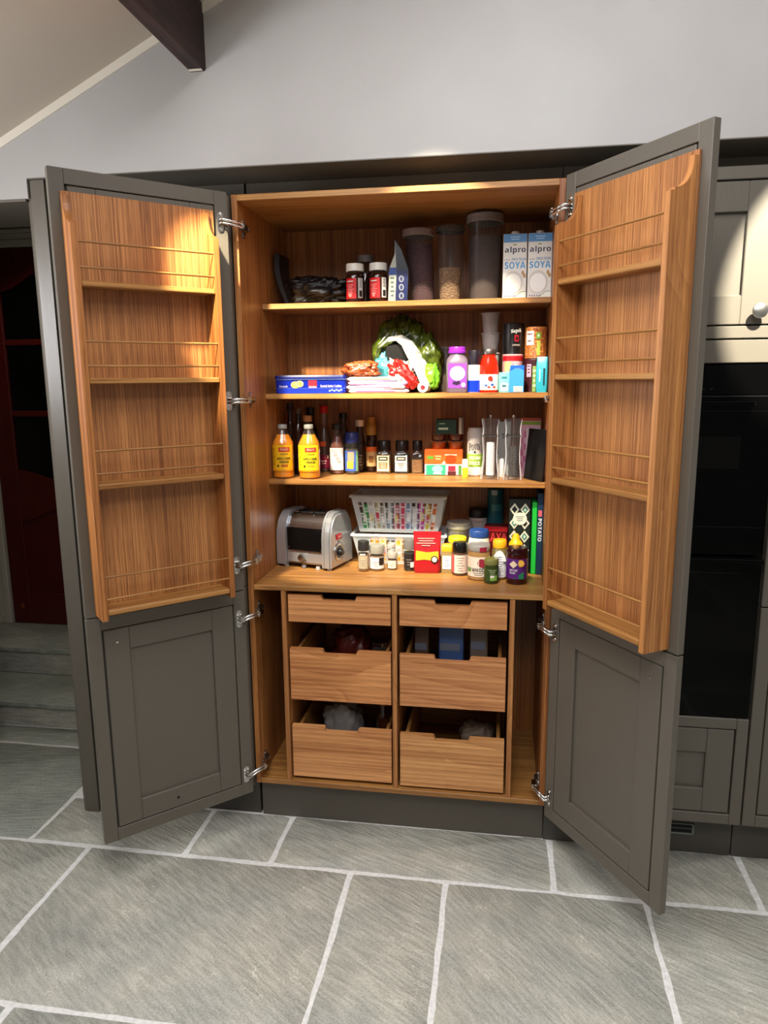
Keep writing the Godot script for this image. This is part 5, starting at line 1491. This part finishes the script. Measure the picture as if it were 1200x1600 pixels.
func sachets(at: Vector3, w: float, d: float, h: float, cols: Array, where: String, names: Array) -> void:
	var n := cols.size()
	for i in n:
		var cw := w / n
		var x := -w / 2 + cw * (i + 0.5)
		var hh: float = h * (0.72 + 0.28 * absf(sin(i * 1.9 + 0.4)))
		var t := thing("food_sachet", "%s sachet %s" % [names[i], where], "sachet", at + Vector3(x, 0, d / 2 - 0.020), rng.randf_range(-8, 8), "sachets " + where)
		obj("sachet_body", squarish(mb(), [[cw * 0.46, 0.008, 0.0, 0.003], [cw * 0.47, 0.013, hh * 0.3, 0.006], [cw * 0.47, 0.012, hh * 0.75, 0.006], [cw * 0.46, 0.003, hh, 0.002]]), hexm(cols[i], 0.3), t)
		plate(t, "label", cw * 0.6, hh * 0.28, Vector3(0, hh * 0.48, 0.0131), hexm(["f0ece4", "e8d060", "d04a60", "ffffff"][i % 4], 0.4))

func toaster() -> void:
	var t := thing("toaster", "brushed silver two-slice toaster with a round dial and small red switch", "toaster", Vector3(-0.333, S4, -0.305), -15.0)
	var outline := func(hw: float, y0: float, h: float) -> PackedVector2Array:
		var p := PackedVector2Array([Vector2(-hw, y0), Vector2(hw, y0)])
		for k in 13:
			var f := PI / 2 * k / 12.0
			p.append(Vector2(hw * 0.34 + hw * 0.66 * cos(f), h * 0.50 + (h * 0.5) * sin(f)))
		for k in 13:
			var f := PI / 2 * (1.0 - k / 12.0)
			p.append(Vector2(-hw * 0.34 - hw * 0.66 * cos(f), h * 0.50 + (h * 0.5) * sin(f)))
		return p
	# the outline lies in (z, y); the length runs along x
	var lay := Transform3D(Basis(Vector3(0, 0, -1), Vector3(0, 1, 0), Vector3(1, 0, 0)), Vector3.ZERO)
	var silver := mat("toaster_silver", Color(0.72, 0.73, 0.745), 0.28, 0.6)
	obj("body", prism(mb(), outline.call(0.080, 0.016, 0.198), -0.083, 0.068, lay), M.steel, t)
	for e in [[-0.126, -0.120, 0.085, 0.196], [-0.1195, -0.096, 0.0895, 0.205], [-0.0955, -0.084, 0.091, 0.208], [0.066, 0.0745, 0.091, 0.208], [0.075, 0.094, 0.0895, 0.205], [0.0945, 0.101, 0.083, 0.196]]:
		obj("end_casting", prism(mb(), outline.call(e[2], 0.010, e[3]), e[0], e[1], lay), silver, t)
	obj("dark_window", box(mb(), Vector3(-0.082, 0.066, 0.0795), Vector3(0.066, 0.150, 0.0815), 0.0005), mat("smoked_steel", Color(0.09, 0.09, 0.095), 0.16, 0.6), t)
	obj("lower_panel", box(mb(), Vector3(-0.082, 0.022, 0.0795), Vector3(0.066, 0.061, 0.0825), 0.0008), silver, t)
	obj("ledge", box(mb(), Vector3(-0.082, 0.061, 0.0795), Vector3(0.066, 0.0645, 0.0855), 0.0008), M.chrome, t)
	obj("lift_knob", lathe(mb(), V([5, 0, 5, 8, 12, 10, 13, 15, 11, 21, 0, 23]), 20, Transform3D(Basis(Vector3.RIGHT, PI / 2), Vector3(-0.016, 0.043, 0.0825))), M.nickel, t)
	for q in [[-0.075, 0.075], [0.059, 0.073], [-0.07, 0.155], [-0.005, 0.029]]:
		obj("screw", lathe(mb(), V([3.2, 0, 3, 1.6, 0, 2]), 10, Transform3D(Basis(Vector3.RIGHT, PI / 2), Vector3(q[0], q[1], 0.0815))), M.steel, t)
	for x in [-0.06, 0.0, 0.05]:
		obj("slot_guard", box(mb(), Vector3(x - 0.006, 0.199, -0.05), Vector3(x + 0.006, 0.204, 0.045), 0.001), M.steel, t)
	for z in [-0.026, 0.020]:
		obj("slot", box(mb(), Vector3(-0.07, 0.1975, z - 0.012), Vector3(0.056, 0.2, z + 0.012), 0.0), M.gap_black, t)
	# switch and dial sit on the rounded end that faces the room
	var e := Transform3D(Basis(Vector3(0, 0, -1), Vector3.UP, Vector3.RIGHT), Vector3(0.1012, 0, 0))
	var sw := obj("switch", box(mb(), Vector3(-0.018, 0.107, 0.0), Vector3(0.018, 0.127, 0.005), 0.002, Transform3D(e.basis, e.origin + Vector3(0, 0, 0.026))), hexm("b01620", 0.25), t)
	obj("switch_mark", box(mb(), Vector3(-0.011, 0.113, 0.005), Vector3(0.011, 0.121, 0.0056), 0.0, Transform3D(e.basis, e.origin + Vector3(0, 0, 0.026))), hexm("e88a90", 0.3), sw)
	var dt := Transform3D(e.basis * Basis(Vector3.RIGHT, PI / 2), e.origin + Vector3(0, 0.060, 0.026))
	var dial := obj("dial", lathe(mb(), V([34, 0, 34, 2.5, 31, 4, 29, 4, 28, 2, 0, 2]), 28, dt), M.chrome, t)
	obj("dial_face", lathe(mb(), V([0, 2.6, 24, 2.6, 24, 2.1]), 28, dt), hexm("3a3d42", 0.35), dial)
	obj("dial_grip", lathe(mb(), V([13, 2.5, 12, 16, 9, 19, 0, 19]), 20, dt), hexm("1a1a1c", 0.35), dial)
	obj("pointer", box(mb(), Vector3(-0.0012, 0.003, 0.019), Vector3(0.0012, 0.011, 0.0198), 0.0, Transform3D(e.basis, e.origin + Vector3(0, 0.060, 0.026))), M.chrome, dial)
	obj("dial_dot", lathe(mb(), V([3, 0, 3, 1, 0, 1]), 10, Transform3D(dt.basis, e.origin + Vector3(0, 0.099, 0.026))), M.gap_black, t)
	for q in [[-0.095, 0.07], [0.085, 0.07], [-0.095, -0.07], [0.085, -0.07], [-0.02, 0.072], [0.04, 0.072]]:
		obj("foot", lathe(mb(), V([0, 0, 9, 0, 8, 11, 0, 11]), 14, Transform3D(Basis(), Vector3(q[0], 0, q[1]))), hexm("c8c8c8", 0.4), t)

func worktop_goods() -> void:
	var white := hexm("e9e5df", 0.4)
	var ink := hexm("1c1a1c", 0.5)
	toaster()
	# baskets with their sachets
	basket("lower clear plastic basket, carrying a second basket", Vector3(-0.033, S4, -0.392), 0.344, 0.17, 0.118, 1.5)
	basket("upper clear plastic basket full of brightly coloured sachets", Vector3(-0.033, S4 + 0.1185, -0.396), 0.345, 0.17, 0.142, -1.0)
	sachets(Vector3(-0.033, S4 + 0.1215, -0.398), 0.278, 0.112, 0.115, ["3fae4c", "e6e8e4", "cfc9a0", "b8b4a8", "9fb6c4", "c86a7a", "e0406a", "8aa0c8", "e8f0f2", "d05ab0", "e8d860", "e07a3a"], "in the upper basket", ["green", "plain white", "straw", "dull grey", "pale blue", "dusty rose", "hot pink", "slate blue", "icy white", "magenta", "lemon yellow", "orange-red"])
	sachets(Vector3(-0.033, S4 + 0.003, -0.394), 0.280, 0.112, 0.098, ["c8c4ba", "e08a24", "e8a83a", "9a958c", "e29c2a", "c0bab0", "6a6058", "b8b2a8", "d8d0c4"], "in the lower basket", ["putty", "deep orange", "amber", "dark grey", "marigold", "stone", "charcoal", "mushroom", "cream"])
	# jars in a row at the front of the basket
	var spice := func(label: String, at: Vector3, r: float, h: float, capc: String, fm: Material, lc: String, word: String, wide := 50.0) -> Node3D:
		var t := vessel("spice_jar", label, "jar", at, [0, 0, r - 1.5, 0, r, 2, r, h * 0.60, r - 2, h * 0.66, r - 2, h * 0.70], M.glass, [r - 2, h * 0.68, r - 0.5, h * 0.69, r - 0.5, h * 0.97, r - 2, h, 0, h], hexm(capc, 0.3), [0, 2, r - 2, 2, r - 2, h * 0.58, 0, h * 0.59], fm, "spice jars before the baskets")
		if lc:
			var l := band(t, r, -wide, wide, h * 0.10, h * 0.55, hexm(lc, 0.4))
			if word:
				words(l, word, r + 0.5, h * 0.46, r * 1.1, 6, hexm("e8e0d0", 0.4) if lc < "5" else ink, 0)
			lines(l, 3, r, h * 0.36, h * 0.08, r * 0.9, 2, hexm("8a8278", 0.5))
		return t
	var j1: Node3D = spice.call("tall spice jar with a dark cap and tan contents, nearest the toaster", Vector3(-0.145, S4, -0.227), 21.0, 110.0, "262422", M.spice_tan, "b0a58c", "")
	band(j1, 21, -46, 46, 58, 70, hexm("181614", 0.4), "black_banner")
	lines(j1, 1, 21.4, 61, 7, 22, 5, hexm("d8d4c8", 0.4))
	var j2: Node3D = spice.call("squat glass jar with a metal lid and white label before the baskets", Vector3(-0.100, S4, -0.246), 28.0, 92.0, "8a877c", M.spice_tan, "d8d6d0", "", 70.0)
	band(j2, 28.5, 24, 66, 22, 50, hexm("1a1818", 0.4), "black_panel")
	spice.call("smallest clear jar with a dull lid, between the squat jar and the black-labelled jar", Vector3(-0.046, S4, -0.262), 19.0, 62.0, "9a9388", M.spice_tan, "cfcac0", "")
	var j4: Node3D = spice.call("black-labelled spice jar with a grey cap, next to the red pouch", Vector3(0.017, S4, -0.256), 22.0, 115.0, "6a6866", M.spice_dark, "1c1a1a", "")
	band(j4, 22.4, 14, 50, 14, 34, hexm("d8d4d0", 0.4), "white_panel")
	# red pouch
	var p := thing("red_pouch", "red and yellow stand-up pouch in front of the lower basket", "pouch", Vector3(0.082, S4, -0.242), 4.0)
	obj("pouch_body", squarish(mb(), [[0.044, 0.022, 0.0, 0.010], [0.0475, 0.025, 0.012, 0.012], [0.0465, 0.020, 0.06, 0.012], [0.0475, 0.010, 0.105, 0.006], [0.0485, 0.003, 0.128, 0.002], [0.0495, 0.0015, 0.146, 0.001]]), hexm("a01019", 0.35), p)
	var pk := Transform3D(Basis(Vector3.RIGHT, -0.165), Vector3.ZERO)
	var yp := shapeplate(p, "yellow_panel", [Vector2(-0.040, 0.0), Vector2(-0.01, 0.004), Vector2(0.02, 0.0), Vector2(0.040, 0.004), Vector2(0.040, 0.034), Vector2(0.0, 0.030), Vector2(-0.040, 0.036)], Vector3(0, 0.045, 0.0226), hexm("e8a424", 0.4))
	yp.rotation.x = -0.13
	var wm := disc(p, "round_emblem", 0.013, 0.013, Vector3(0.026, 0.050, 0.0236), hexm("2a1a18", 0.4))
	wm.rotation.x = -0.13
	var ec := disc(wm, "emblem_centre", 0.009, 0.009, Vector3(0, 0, 0.0009), hexm("e0d0b8", 0.4))
	ec.name = "emblem_centre"
	for i in 4:
		var l := plate(p, "small_print", [0.06, 0.05, 0.066, 0.03][i], 0.0028, Vector3(-0.004, 0.122 - 0.008 * i, 0.0065 + 0.0026 * i), hexm("e09a90", 0.4))
		l.rotation.x = -0.22
	# more jars
	var ys := thing("seasoning_jar", "square seasoning jar with a yellow-orange cap and white label", "jar", Vector3(0.152, S4, -0.250))
	obj("jar_body", squarish(mb(), [[0.019, 0.019, 0.0, 0.004], [0.0195, 0.0195, 0.072, 0.004], [0.018, 0.018, 0.076, 0.006]]), hexm("8a7448", 0.35), ys)
	obj("cap", squarish(mb(), [[0.0195, 0.0195, 0.076, 0.006], [0.0195, 0.0195, 0.096, 0.006], [0.017, 0.017, 0.1, 0.006]]), hexm("e09a1c", 0.35), ys)
	plate(ys, "label", 0.030, 0.048, Vector3(0, 0.038, 0.0196), hexm("d4d6dc", 0.4))
	flines(ys, 5, Vector3(0, 0.055, 0.0205), 0.008, 0.022, 0.002, hexm("8a90a0", 0.4))
	var bj := vessel("mixed_jar", "jar with a glossy black cap and pale pink label", "jar", Vector3(0.199, S4, -0.222), [0, 0, 26, 0, 28.5, 3, 28.5, 76, 26, 82], hexm("4a3528", 0.2), [25, 80, 27, 82, 28, 88, 27, 108, 23, 116, 0, 117], hexm("0d0c0d", 0.18))
	var bjl := band(bj, 28.5, -75, 75, 10, 74, hexm("d2bcb0", 0.4))
	band(bjl, 29, -75, -40, 10, 74, hexm("b8484a", 0.4), "red_edge")
	lines(bjl, 6, 29, 64, 9, 26, 2, hexm("9a8880", 0.4), 6)
	var yl := vessel("yellow_tub", "tub with a bright yellow lid behind the black-capped jar", "tub", Vector3(0.186, S4, -0.285), [0, 0, 26, 0, 28, 3, 30, 105], hexm("c8b88c", 0.4), [30, 103, 32.5, 104, 32.5, 118, 30, 121, 0, 121], hexm("e6d41c", 0.35))
	yl.remove_meta("group")
	vessel("frosted_tub", "large frosted plastic tub with a ribbed lid behind the yellow-lidded tub", "tub", Vector3(0.188, S4, -0.370), [0, 0, 38, 0, 41, 4, 45, 136, 46, 138], hexm("8f8c80", 0.4), [45, 136, 49, 137, 49, 146, 46, 148, 46, 158, 44, 160, 0, 160], hexm("a09c90", 0.35))
	var gv := vessel("gravy_tub", "dark-lidded tub with a cream label standing behind the frosted tub", "tub", Vector3(0.253, S4, -0.448), [0, 0, 32, 0, 34, 3, 34, 165], hexm("c8b8b0", 0.4), [32, 163, 35, 164, 35, 192, 32, 196, 0, 196], hexm("1a1614", 0.35))
	words(gv, "Gravy", 34, 150, 40, 12, hexm("7a2a34", 0.4), 8, "serif")
	var ox := thing("red_tin", "flat red box with large dark red letters behind the mayonnaise jar", "box", Vector3(0.324, S4, -0.36), -6.0)
	obj("tin_body", box(mb(), Vector3(-0.043, 0, -0.03), Vector3(0.043, 0.152, 0.03), 0.002), hexm("5a1014", 0.35), ox)
	plate(ox, "red_top", 0.084, 0.018, Vector3(0, 0.142, 0.0301), hexm("b41a1e", 0.4))
	text(ox, "AXA", Vector3(0.010, 0.112, 0.0301), 0.060, 0.030, hexm("c83a34", 0.4))
	var tb := vessel("teal_bottle", "tall teal cylinder in the shade at the back of the worktop", "canister", Vector3(0.318, S4, -0.455), [0, 0, 30, 0, 31, 3, 31, 270, 0, 276], hexm("1f5a66", 0.35), [], null)
	band(tb, 31, -30, 10, 250, 268, hexm("a8b8b8", 0.4), "pale_mark")
	band(tb, 31, -30, 50, 190, 215, hexm("3f8a92", 0.4), "light_patch")
	# mayonnaise, mustard and the front pair
	var my := vessel("mayonnaise_jar", "white mayonnaise jar with a dark blue lid", "jar", Vector3(0.263, S4, -0.255), [0, 0, 35, 0, 38, 4, 38, 108, 35, 124, 31, 132], hexm("e4dcc6", 0.3), [31, 130, 35, 131, 35, 150, 32, 155, 0, 155], hexm("20407c", 0.35))
	my.remove_meta("group")
	var wh := vessel("mustard_jar", "wholegrain mustard jar with a grey lid and cream label", "jar", Vector3(0.266, S4, -0.178), [0, 0, 34, 0, 38, 4, 38, 92, 35, 102], hexm("9a7448", 0.2), [34, 100, 37, 101, 37.5, 103, 37.5, 118, 35, 122, 0, 123], hexm("8c8884", 0.3))
	var wl := band(wh, 38, -80, 80, 14, 82, hexm("dcd0c0", 0.4))
	words(wl, "WHOLE", 38.5, 38, 50, 13, hexm("2a2624", 0.4), 2)
	disc(wl, "printed_fruit", 0.014, 0.015, Vector3(0.010, 0.062, 0.0375), hexm("8a2430", 0.4))
	band(wl, 38.5, -75, -40, 30, 44, hexm("5f8a4c", 0.4), "print_leaf")
	lines(wl, 2, 38.5, 26, 6, 40, 2, hexm("8a8074", 0.4))
	band(wh, 37.5, 4, 44, 100, 116, hexm("8a1c34", 0.35), "lid_seal")
	var gj := vessel("relish_jar", "smallest jar at the front, dark green with a bronze lid", "jar", Vector3(0.309, S4, -0.130), [0, 0, 22, 0, 24.5, 3, 24.5, 56, 22, 64], hexm("2c3a14", 0.15), [21, 62, 24, 63, 24.5, 65, 24.5, 80, 22, 84, 0, 84], hexm("6a6a38", 0.3))
	var gjl := band(gj, 24.5, -70, 70, 10, 52, hexm("33491c", 0.4))
	lines(gjl, 3, 25, 46, 6, 26, 2, hexm("a0b080", 0.4), 10)
	band(gjl, 25, -8, 48, 12, 30, hexm("7fb04c", 0.4), "pale_panel")
	band(gjl, 25.4, -6, 22, 22, 30, white, "white_mark")
	var sq := vessel("squeeze_bottle", "squeezy bottle with a yellow cap and pointed white label", "bottle", Vector3(0.335, S4, -0.188), [0, 0, 27, 0, 29.5, 4, 29, 60, 26, 96, 21, 110], hexm("7a6a40", 0.2), [20, 108, 23, 109, 23.5, 112, 23, 132, 20, 136, 0, 137], hexm("efac1a", 0.35))
	obj("label_band", round_sheet(0.0292, -58, 58, 0.010, 0.066), hexm("dcdce0", 0.4), sq)
	var tip := mb()
	prism(tip, PackedVector2Array([Vector2(-0.023, 0.0), Vector2(0.023, 0.0), Vector2(0.019, 0.018), Vector2(0.010, 0.033), Vector2(0.0, 0.038), Vector2(-0.010, 0.033), Vector2(-0.019, 0.018)]), 0.0, 0.0012, Transform3D(Basis(Vector3.RIGHT, -0.05), Vector3(0, 0.066, 0.0285)))
	obj("label_tip", tip, hexm("dcdce0", 0.4), sq)
	lines(sq, 9, 29.6, 80, 8, 30, 2, hexm("9a9aa4", 0.4))
	var s2 := vessel("squeeze_bottle", "squeezy bottle with a stepped yellow nozzle behind the dark chutney jar", "bottle", Vector3(0.390, S4, -0.226), [0, 0, 24, 0, 26, 4, 26, 90, 22, 104], hexm("5a2a14", 0.3), [24, 102, 25, 104, 24, 116, 18, 124, 14, 128, 12, 142, 8, 149, 0, 150], hexm("f0b41c", 0.35), [], null)
	s2.remove_meta("group")
	var cj := vessel("chutney_jar", "dark chutney jar with a purple and green label and printed oranges", "jar", Vector3(0.393, S4, -0.142), [0, 0, 33, 0, 36, 4, 36, 92, 33, 102], hexm("3a0c0a", 0.1), [32, 100, 35, 101, 36, 103, 36, 116, 33, 122, 0, 123], hexm("2a0a10", 0.15))
	var cjl := band(cj, 36, -75, 60, 20, 88, hexm("5a1f78", 0.4))
	disc(cjl, "printed_orange", 0.012, 0.012, Vector3(0.012, 0.074, 0.0352), hexm("e8a020", 0.4))
	disc(cjl, "orange_flesh", 0.009, 0.009, Vector3(0.012, 0.074, 0.0361), hexm("f0c050", 0.4))
	var dm := shapeplate(cjl, "cream_diamond", [Vector2(-0.014, 0), Vector2(0, -0.013), Vector2(0.014, 0), Vector2(0, 0.013)], Vector3(-0.012, 0.070, 0.0350), hexm("ecd8b4", 0.4))
	dm.rotation.y = -0.3
	words(cjl, "HOT LIME", 36.4, 50, 26, 6.5, white, -18)
	words(cjl, "PICKLE", 36.4, 41, 20, 6.5, white, -24)
	shapeplate(cjl, "green_sweep", [Vector2(-0.012, 0.0), Vector2(0.022, 0.0), Vector2(0.022, 0.026)], Vector3(0.0, 0.021, 0.0352), hexm("1c7a50", 0.4))
	band(cj, 36, 62, 88, 20, 88, hexm("b8a880", 0.4), "back_label")
	# patterned box, books
	var pb := thing("patterned_box", "tall box with a green, white and black diamond pattern", "box", Vector3(0.403, S4, -0.290), -2.0)
	obj("box_body", box(mb(), Vector3(-0.037, 0, -0.03), Vector3(0.037, 0.264, 0.03), 0.001), hexm("16201c", 0.4), pb)
	for r in 5:
		for c in 2:
			var x := -0.018 + 0.036 * c
			var y := 0.036 + 0.048 * r
			shapeplate(pb, "diamond", [Vector2(-0.0165, 0), Vector2(0, -0.022), Vector2(0.0165, 0), Vector2(0, 0.022)], Vector3(x, y, 0.0301), hexm("d8d6c0", 0.4))
			shapeplate(pb, "diamond_ring", [Vector2(-0.0095, 0), Vector2(0, -0.013), Vector2(0.0095, 0), Vector2(0, 0.013)], Vector3(x, y, 0.0310), hexm("1f7a66" if (r + c) % 2 else "22302a", 0.4))
			shapeplate(pb, "diamond_core", [Vector2(-0.005, 0), Vector2(0, -0.007), Vector2(0.005, 0), Vector2(0, 0.007)], Vector3(x, y, 0.0319), hexm("c8d8c8" if (r + c) % 2 else "101412", 0.4))
	disc(pb, "pale_roundel", 0.024, 0.022, Vector3(0.001, 0.196, 0.0328), hexm("dcdac8", 0.4))
	flines(pb, 3, Vector3(0.001, 0.203, 0.0337), 0.007, 0.030, 0.002, hexm("5a7068", 0.4))
	var gb := thing("green_book", "bright green book standing beside the diamond-patterned box", "book", Vector3(0.4525, S4, -0.312))
	obj("spine", box(mb(), Vector3(-0.0085, 0, -0.06), Vector3(0.0085, 0.255, 0.06), 0.002), hexm("1fb83c", 0.4), gb)
	obj("dark_edge", box(mb(), Vector3(-0.0105, 0.001, -0.058), Vector3(-0.0087, 0.254, 0.0602), 0.0005), hexm("0c3a18", 0.4), gb)
	var nb := thing("blue_book", "dark blue cookery book with white spine lettering at the rack end", "book", Vector3(0.4715, S4, -0.315))
	obj("spine", box(mb(), Vector3(-0.0095, 0, -0.07), Vector3(0.0095, 0.288, 0.07), 0.002), hexm("16304a", 0.4), nb)
	text(nb, "POTATO", Vector3(-0.001, 0.160, 0.0702), 0.080, 0.012, hexm("d8dce0", 0.4), 0.0, "bold", 0.0, 0.0, -90.0)
	plate(nb, "red_patch", 0.012, 0.022, Vector3(-0.001, 0.218, 0.0701), hexm("c85a6a", 0.4))

func drawer_goods() -> void:
	var rb := obj("netted_bag", crumple(Vector3(0.14, 0.18, 0.14), 61, 0.4, 2.6, 32), M.red_film, null, Vector3(-0.185, 0.506, -0.20))
	rb.material_override = hexm("5a1a12", 0.4)
	tag(rb, "dull red bag standing in the middle drawer nearer the doorway", "bag")
	var gl := vessel("glass_jar", "clear jar with a metal lid in the middle drawer nearer the doorway", "jar", Vector3(-0.065, 0.506, -0.10), [0, 0, 28, 0, 30, 3, 30, 140, 24, 150, 24, 156], M.glass, [24, 154, 28, 155, 28, 166, 0, 168], M.steel)
	gl.remove_meta("group")
	var items := [["tall_box", "brown box in the oven-side middle drawer", "box", Vector3(0.075, 0.505, -0.14), Vector3(0.05, 0.21, 0.04), "5a4030"], ["blue_packet", "blue packet in the oven-side middle drawer", "packet", Vector3(0.178, 0.505, -0.12), Vector3(0.085, 0.222, 0.03), "3a5484"], ["patterned_packet", "grey patterned packet in the oven-side middle drawer", "packet", Vector3(0.272, 0.505, -0.13), Vector3(0.06, 0.235, 0.04), "6a5c50"]]
	for q in items:
		var t := thing(q[0], q[1], q[2], q[3])
		var s: Vector3 = q[4]
		obj("packet_body", squarish(mb(), [[s.x / 2 - 0.003, s.z / 2, 0.0, 0.004], [s.x / 2, s.z / 2 + 0.004, s.y * 0.4, 0.008], [s.x / 2, s.z / 2, s.y * 0.85, 0.006], [s.x / 2, 0.004, s.y, 0.002]]), hexm(q[5], 0.4), t)
		plate(t, "print_panel", s.x * 0.8, s.y * 0.12, Vector3(-s.x * 0.05, s.y * 0.70, s.z / 2 + 0.003), hexm("6a6e7c", 0.4))
	var wb := obj("flour_bag", crumple(Vector3(0.15, 0.20, 0.12), 71, 0.4, 2.6, 32), hexm("8a8480", 0.5), null, Vector3(-0.215, 0.216, -0.16))
	tag(wb, "grey-white soft bag in the bottom drawer nearer the doorway", "bag")
	var bt := vessel("brown_bottle", "brown bottle at the corner of the bottom drawer nearer the doorway", "bottle", Vector3(-0.060, 0.216, -0.11), [0, 0, 24, 0, 26, 3, 26, 150, 14, 190, 13, 215], M.brown_glass, [13, 213, 15, 214, 15, 228, 0, 229], hexm("6a3a1c", 0.4), [0, 3, 23, 4, 23, 150, 0, 155], hexm("6a3416", 0.4))
	bt.remove_meta("group")
	var pk := obj("paper_packet", crumple(Vector3(0.13, 0.150, 0.11), 75, 0.4, 2.6, 30), hexm("6a5a4a", 0.6), null, Vector3(0.27, 0.212, -0.17))
	tag(pk, "tan paper packet in the oven-side bottom drawer", "packet")
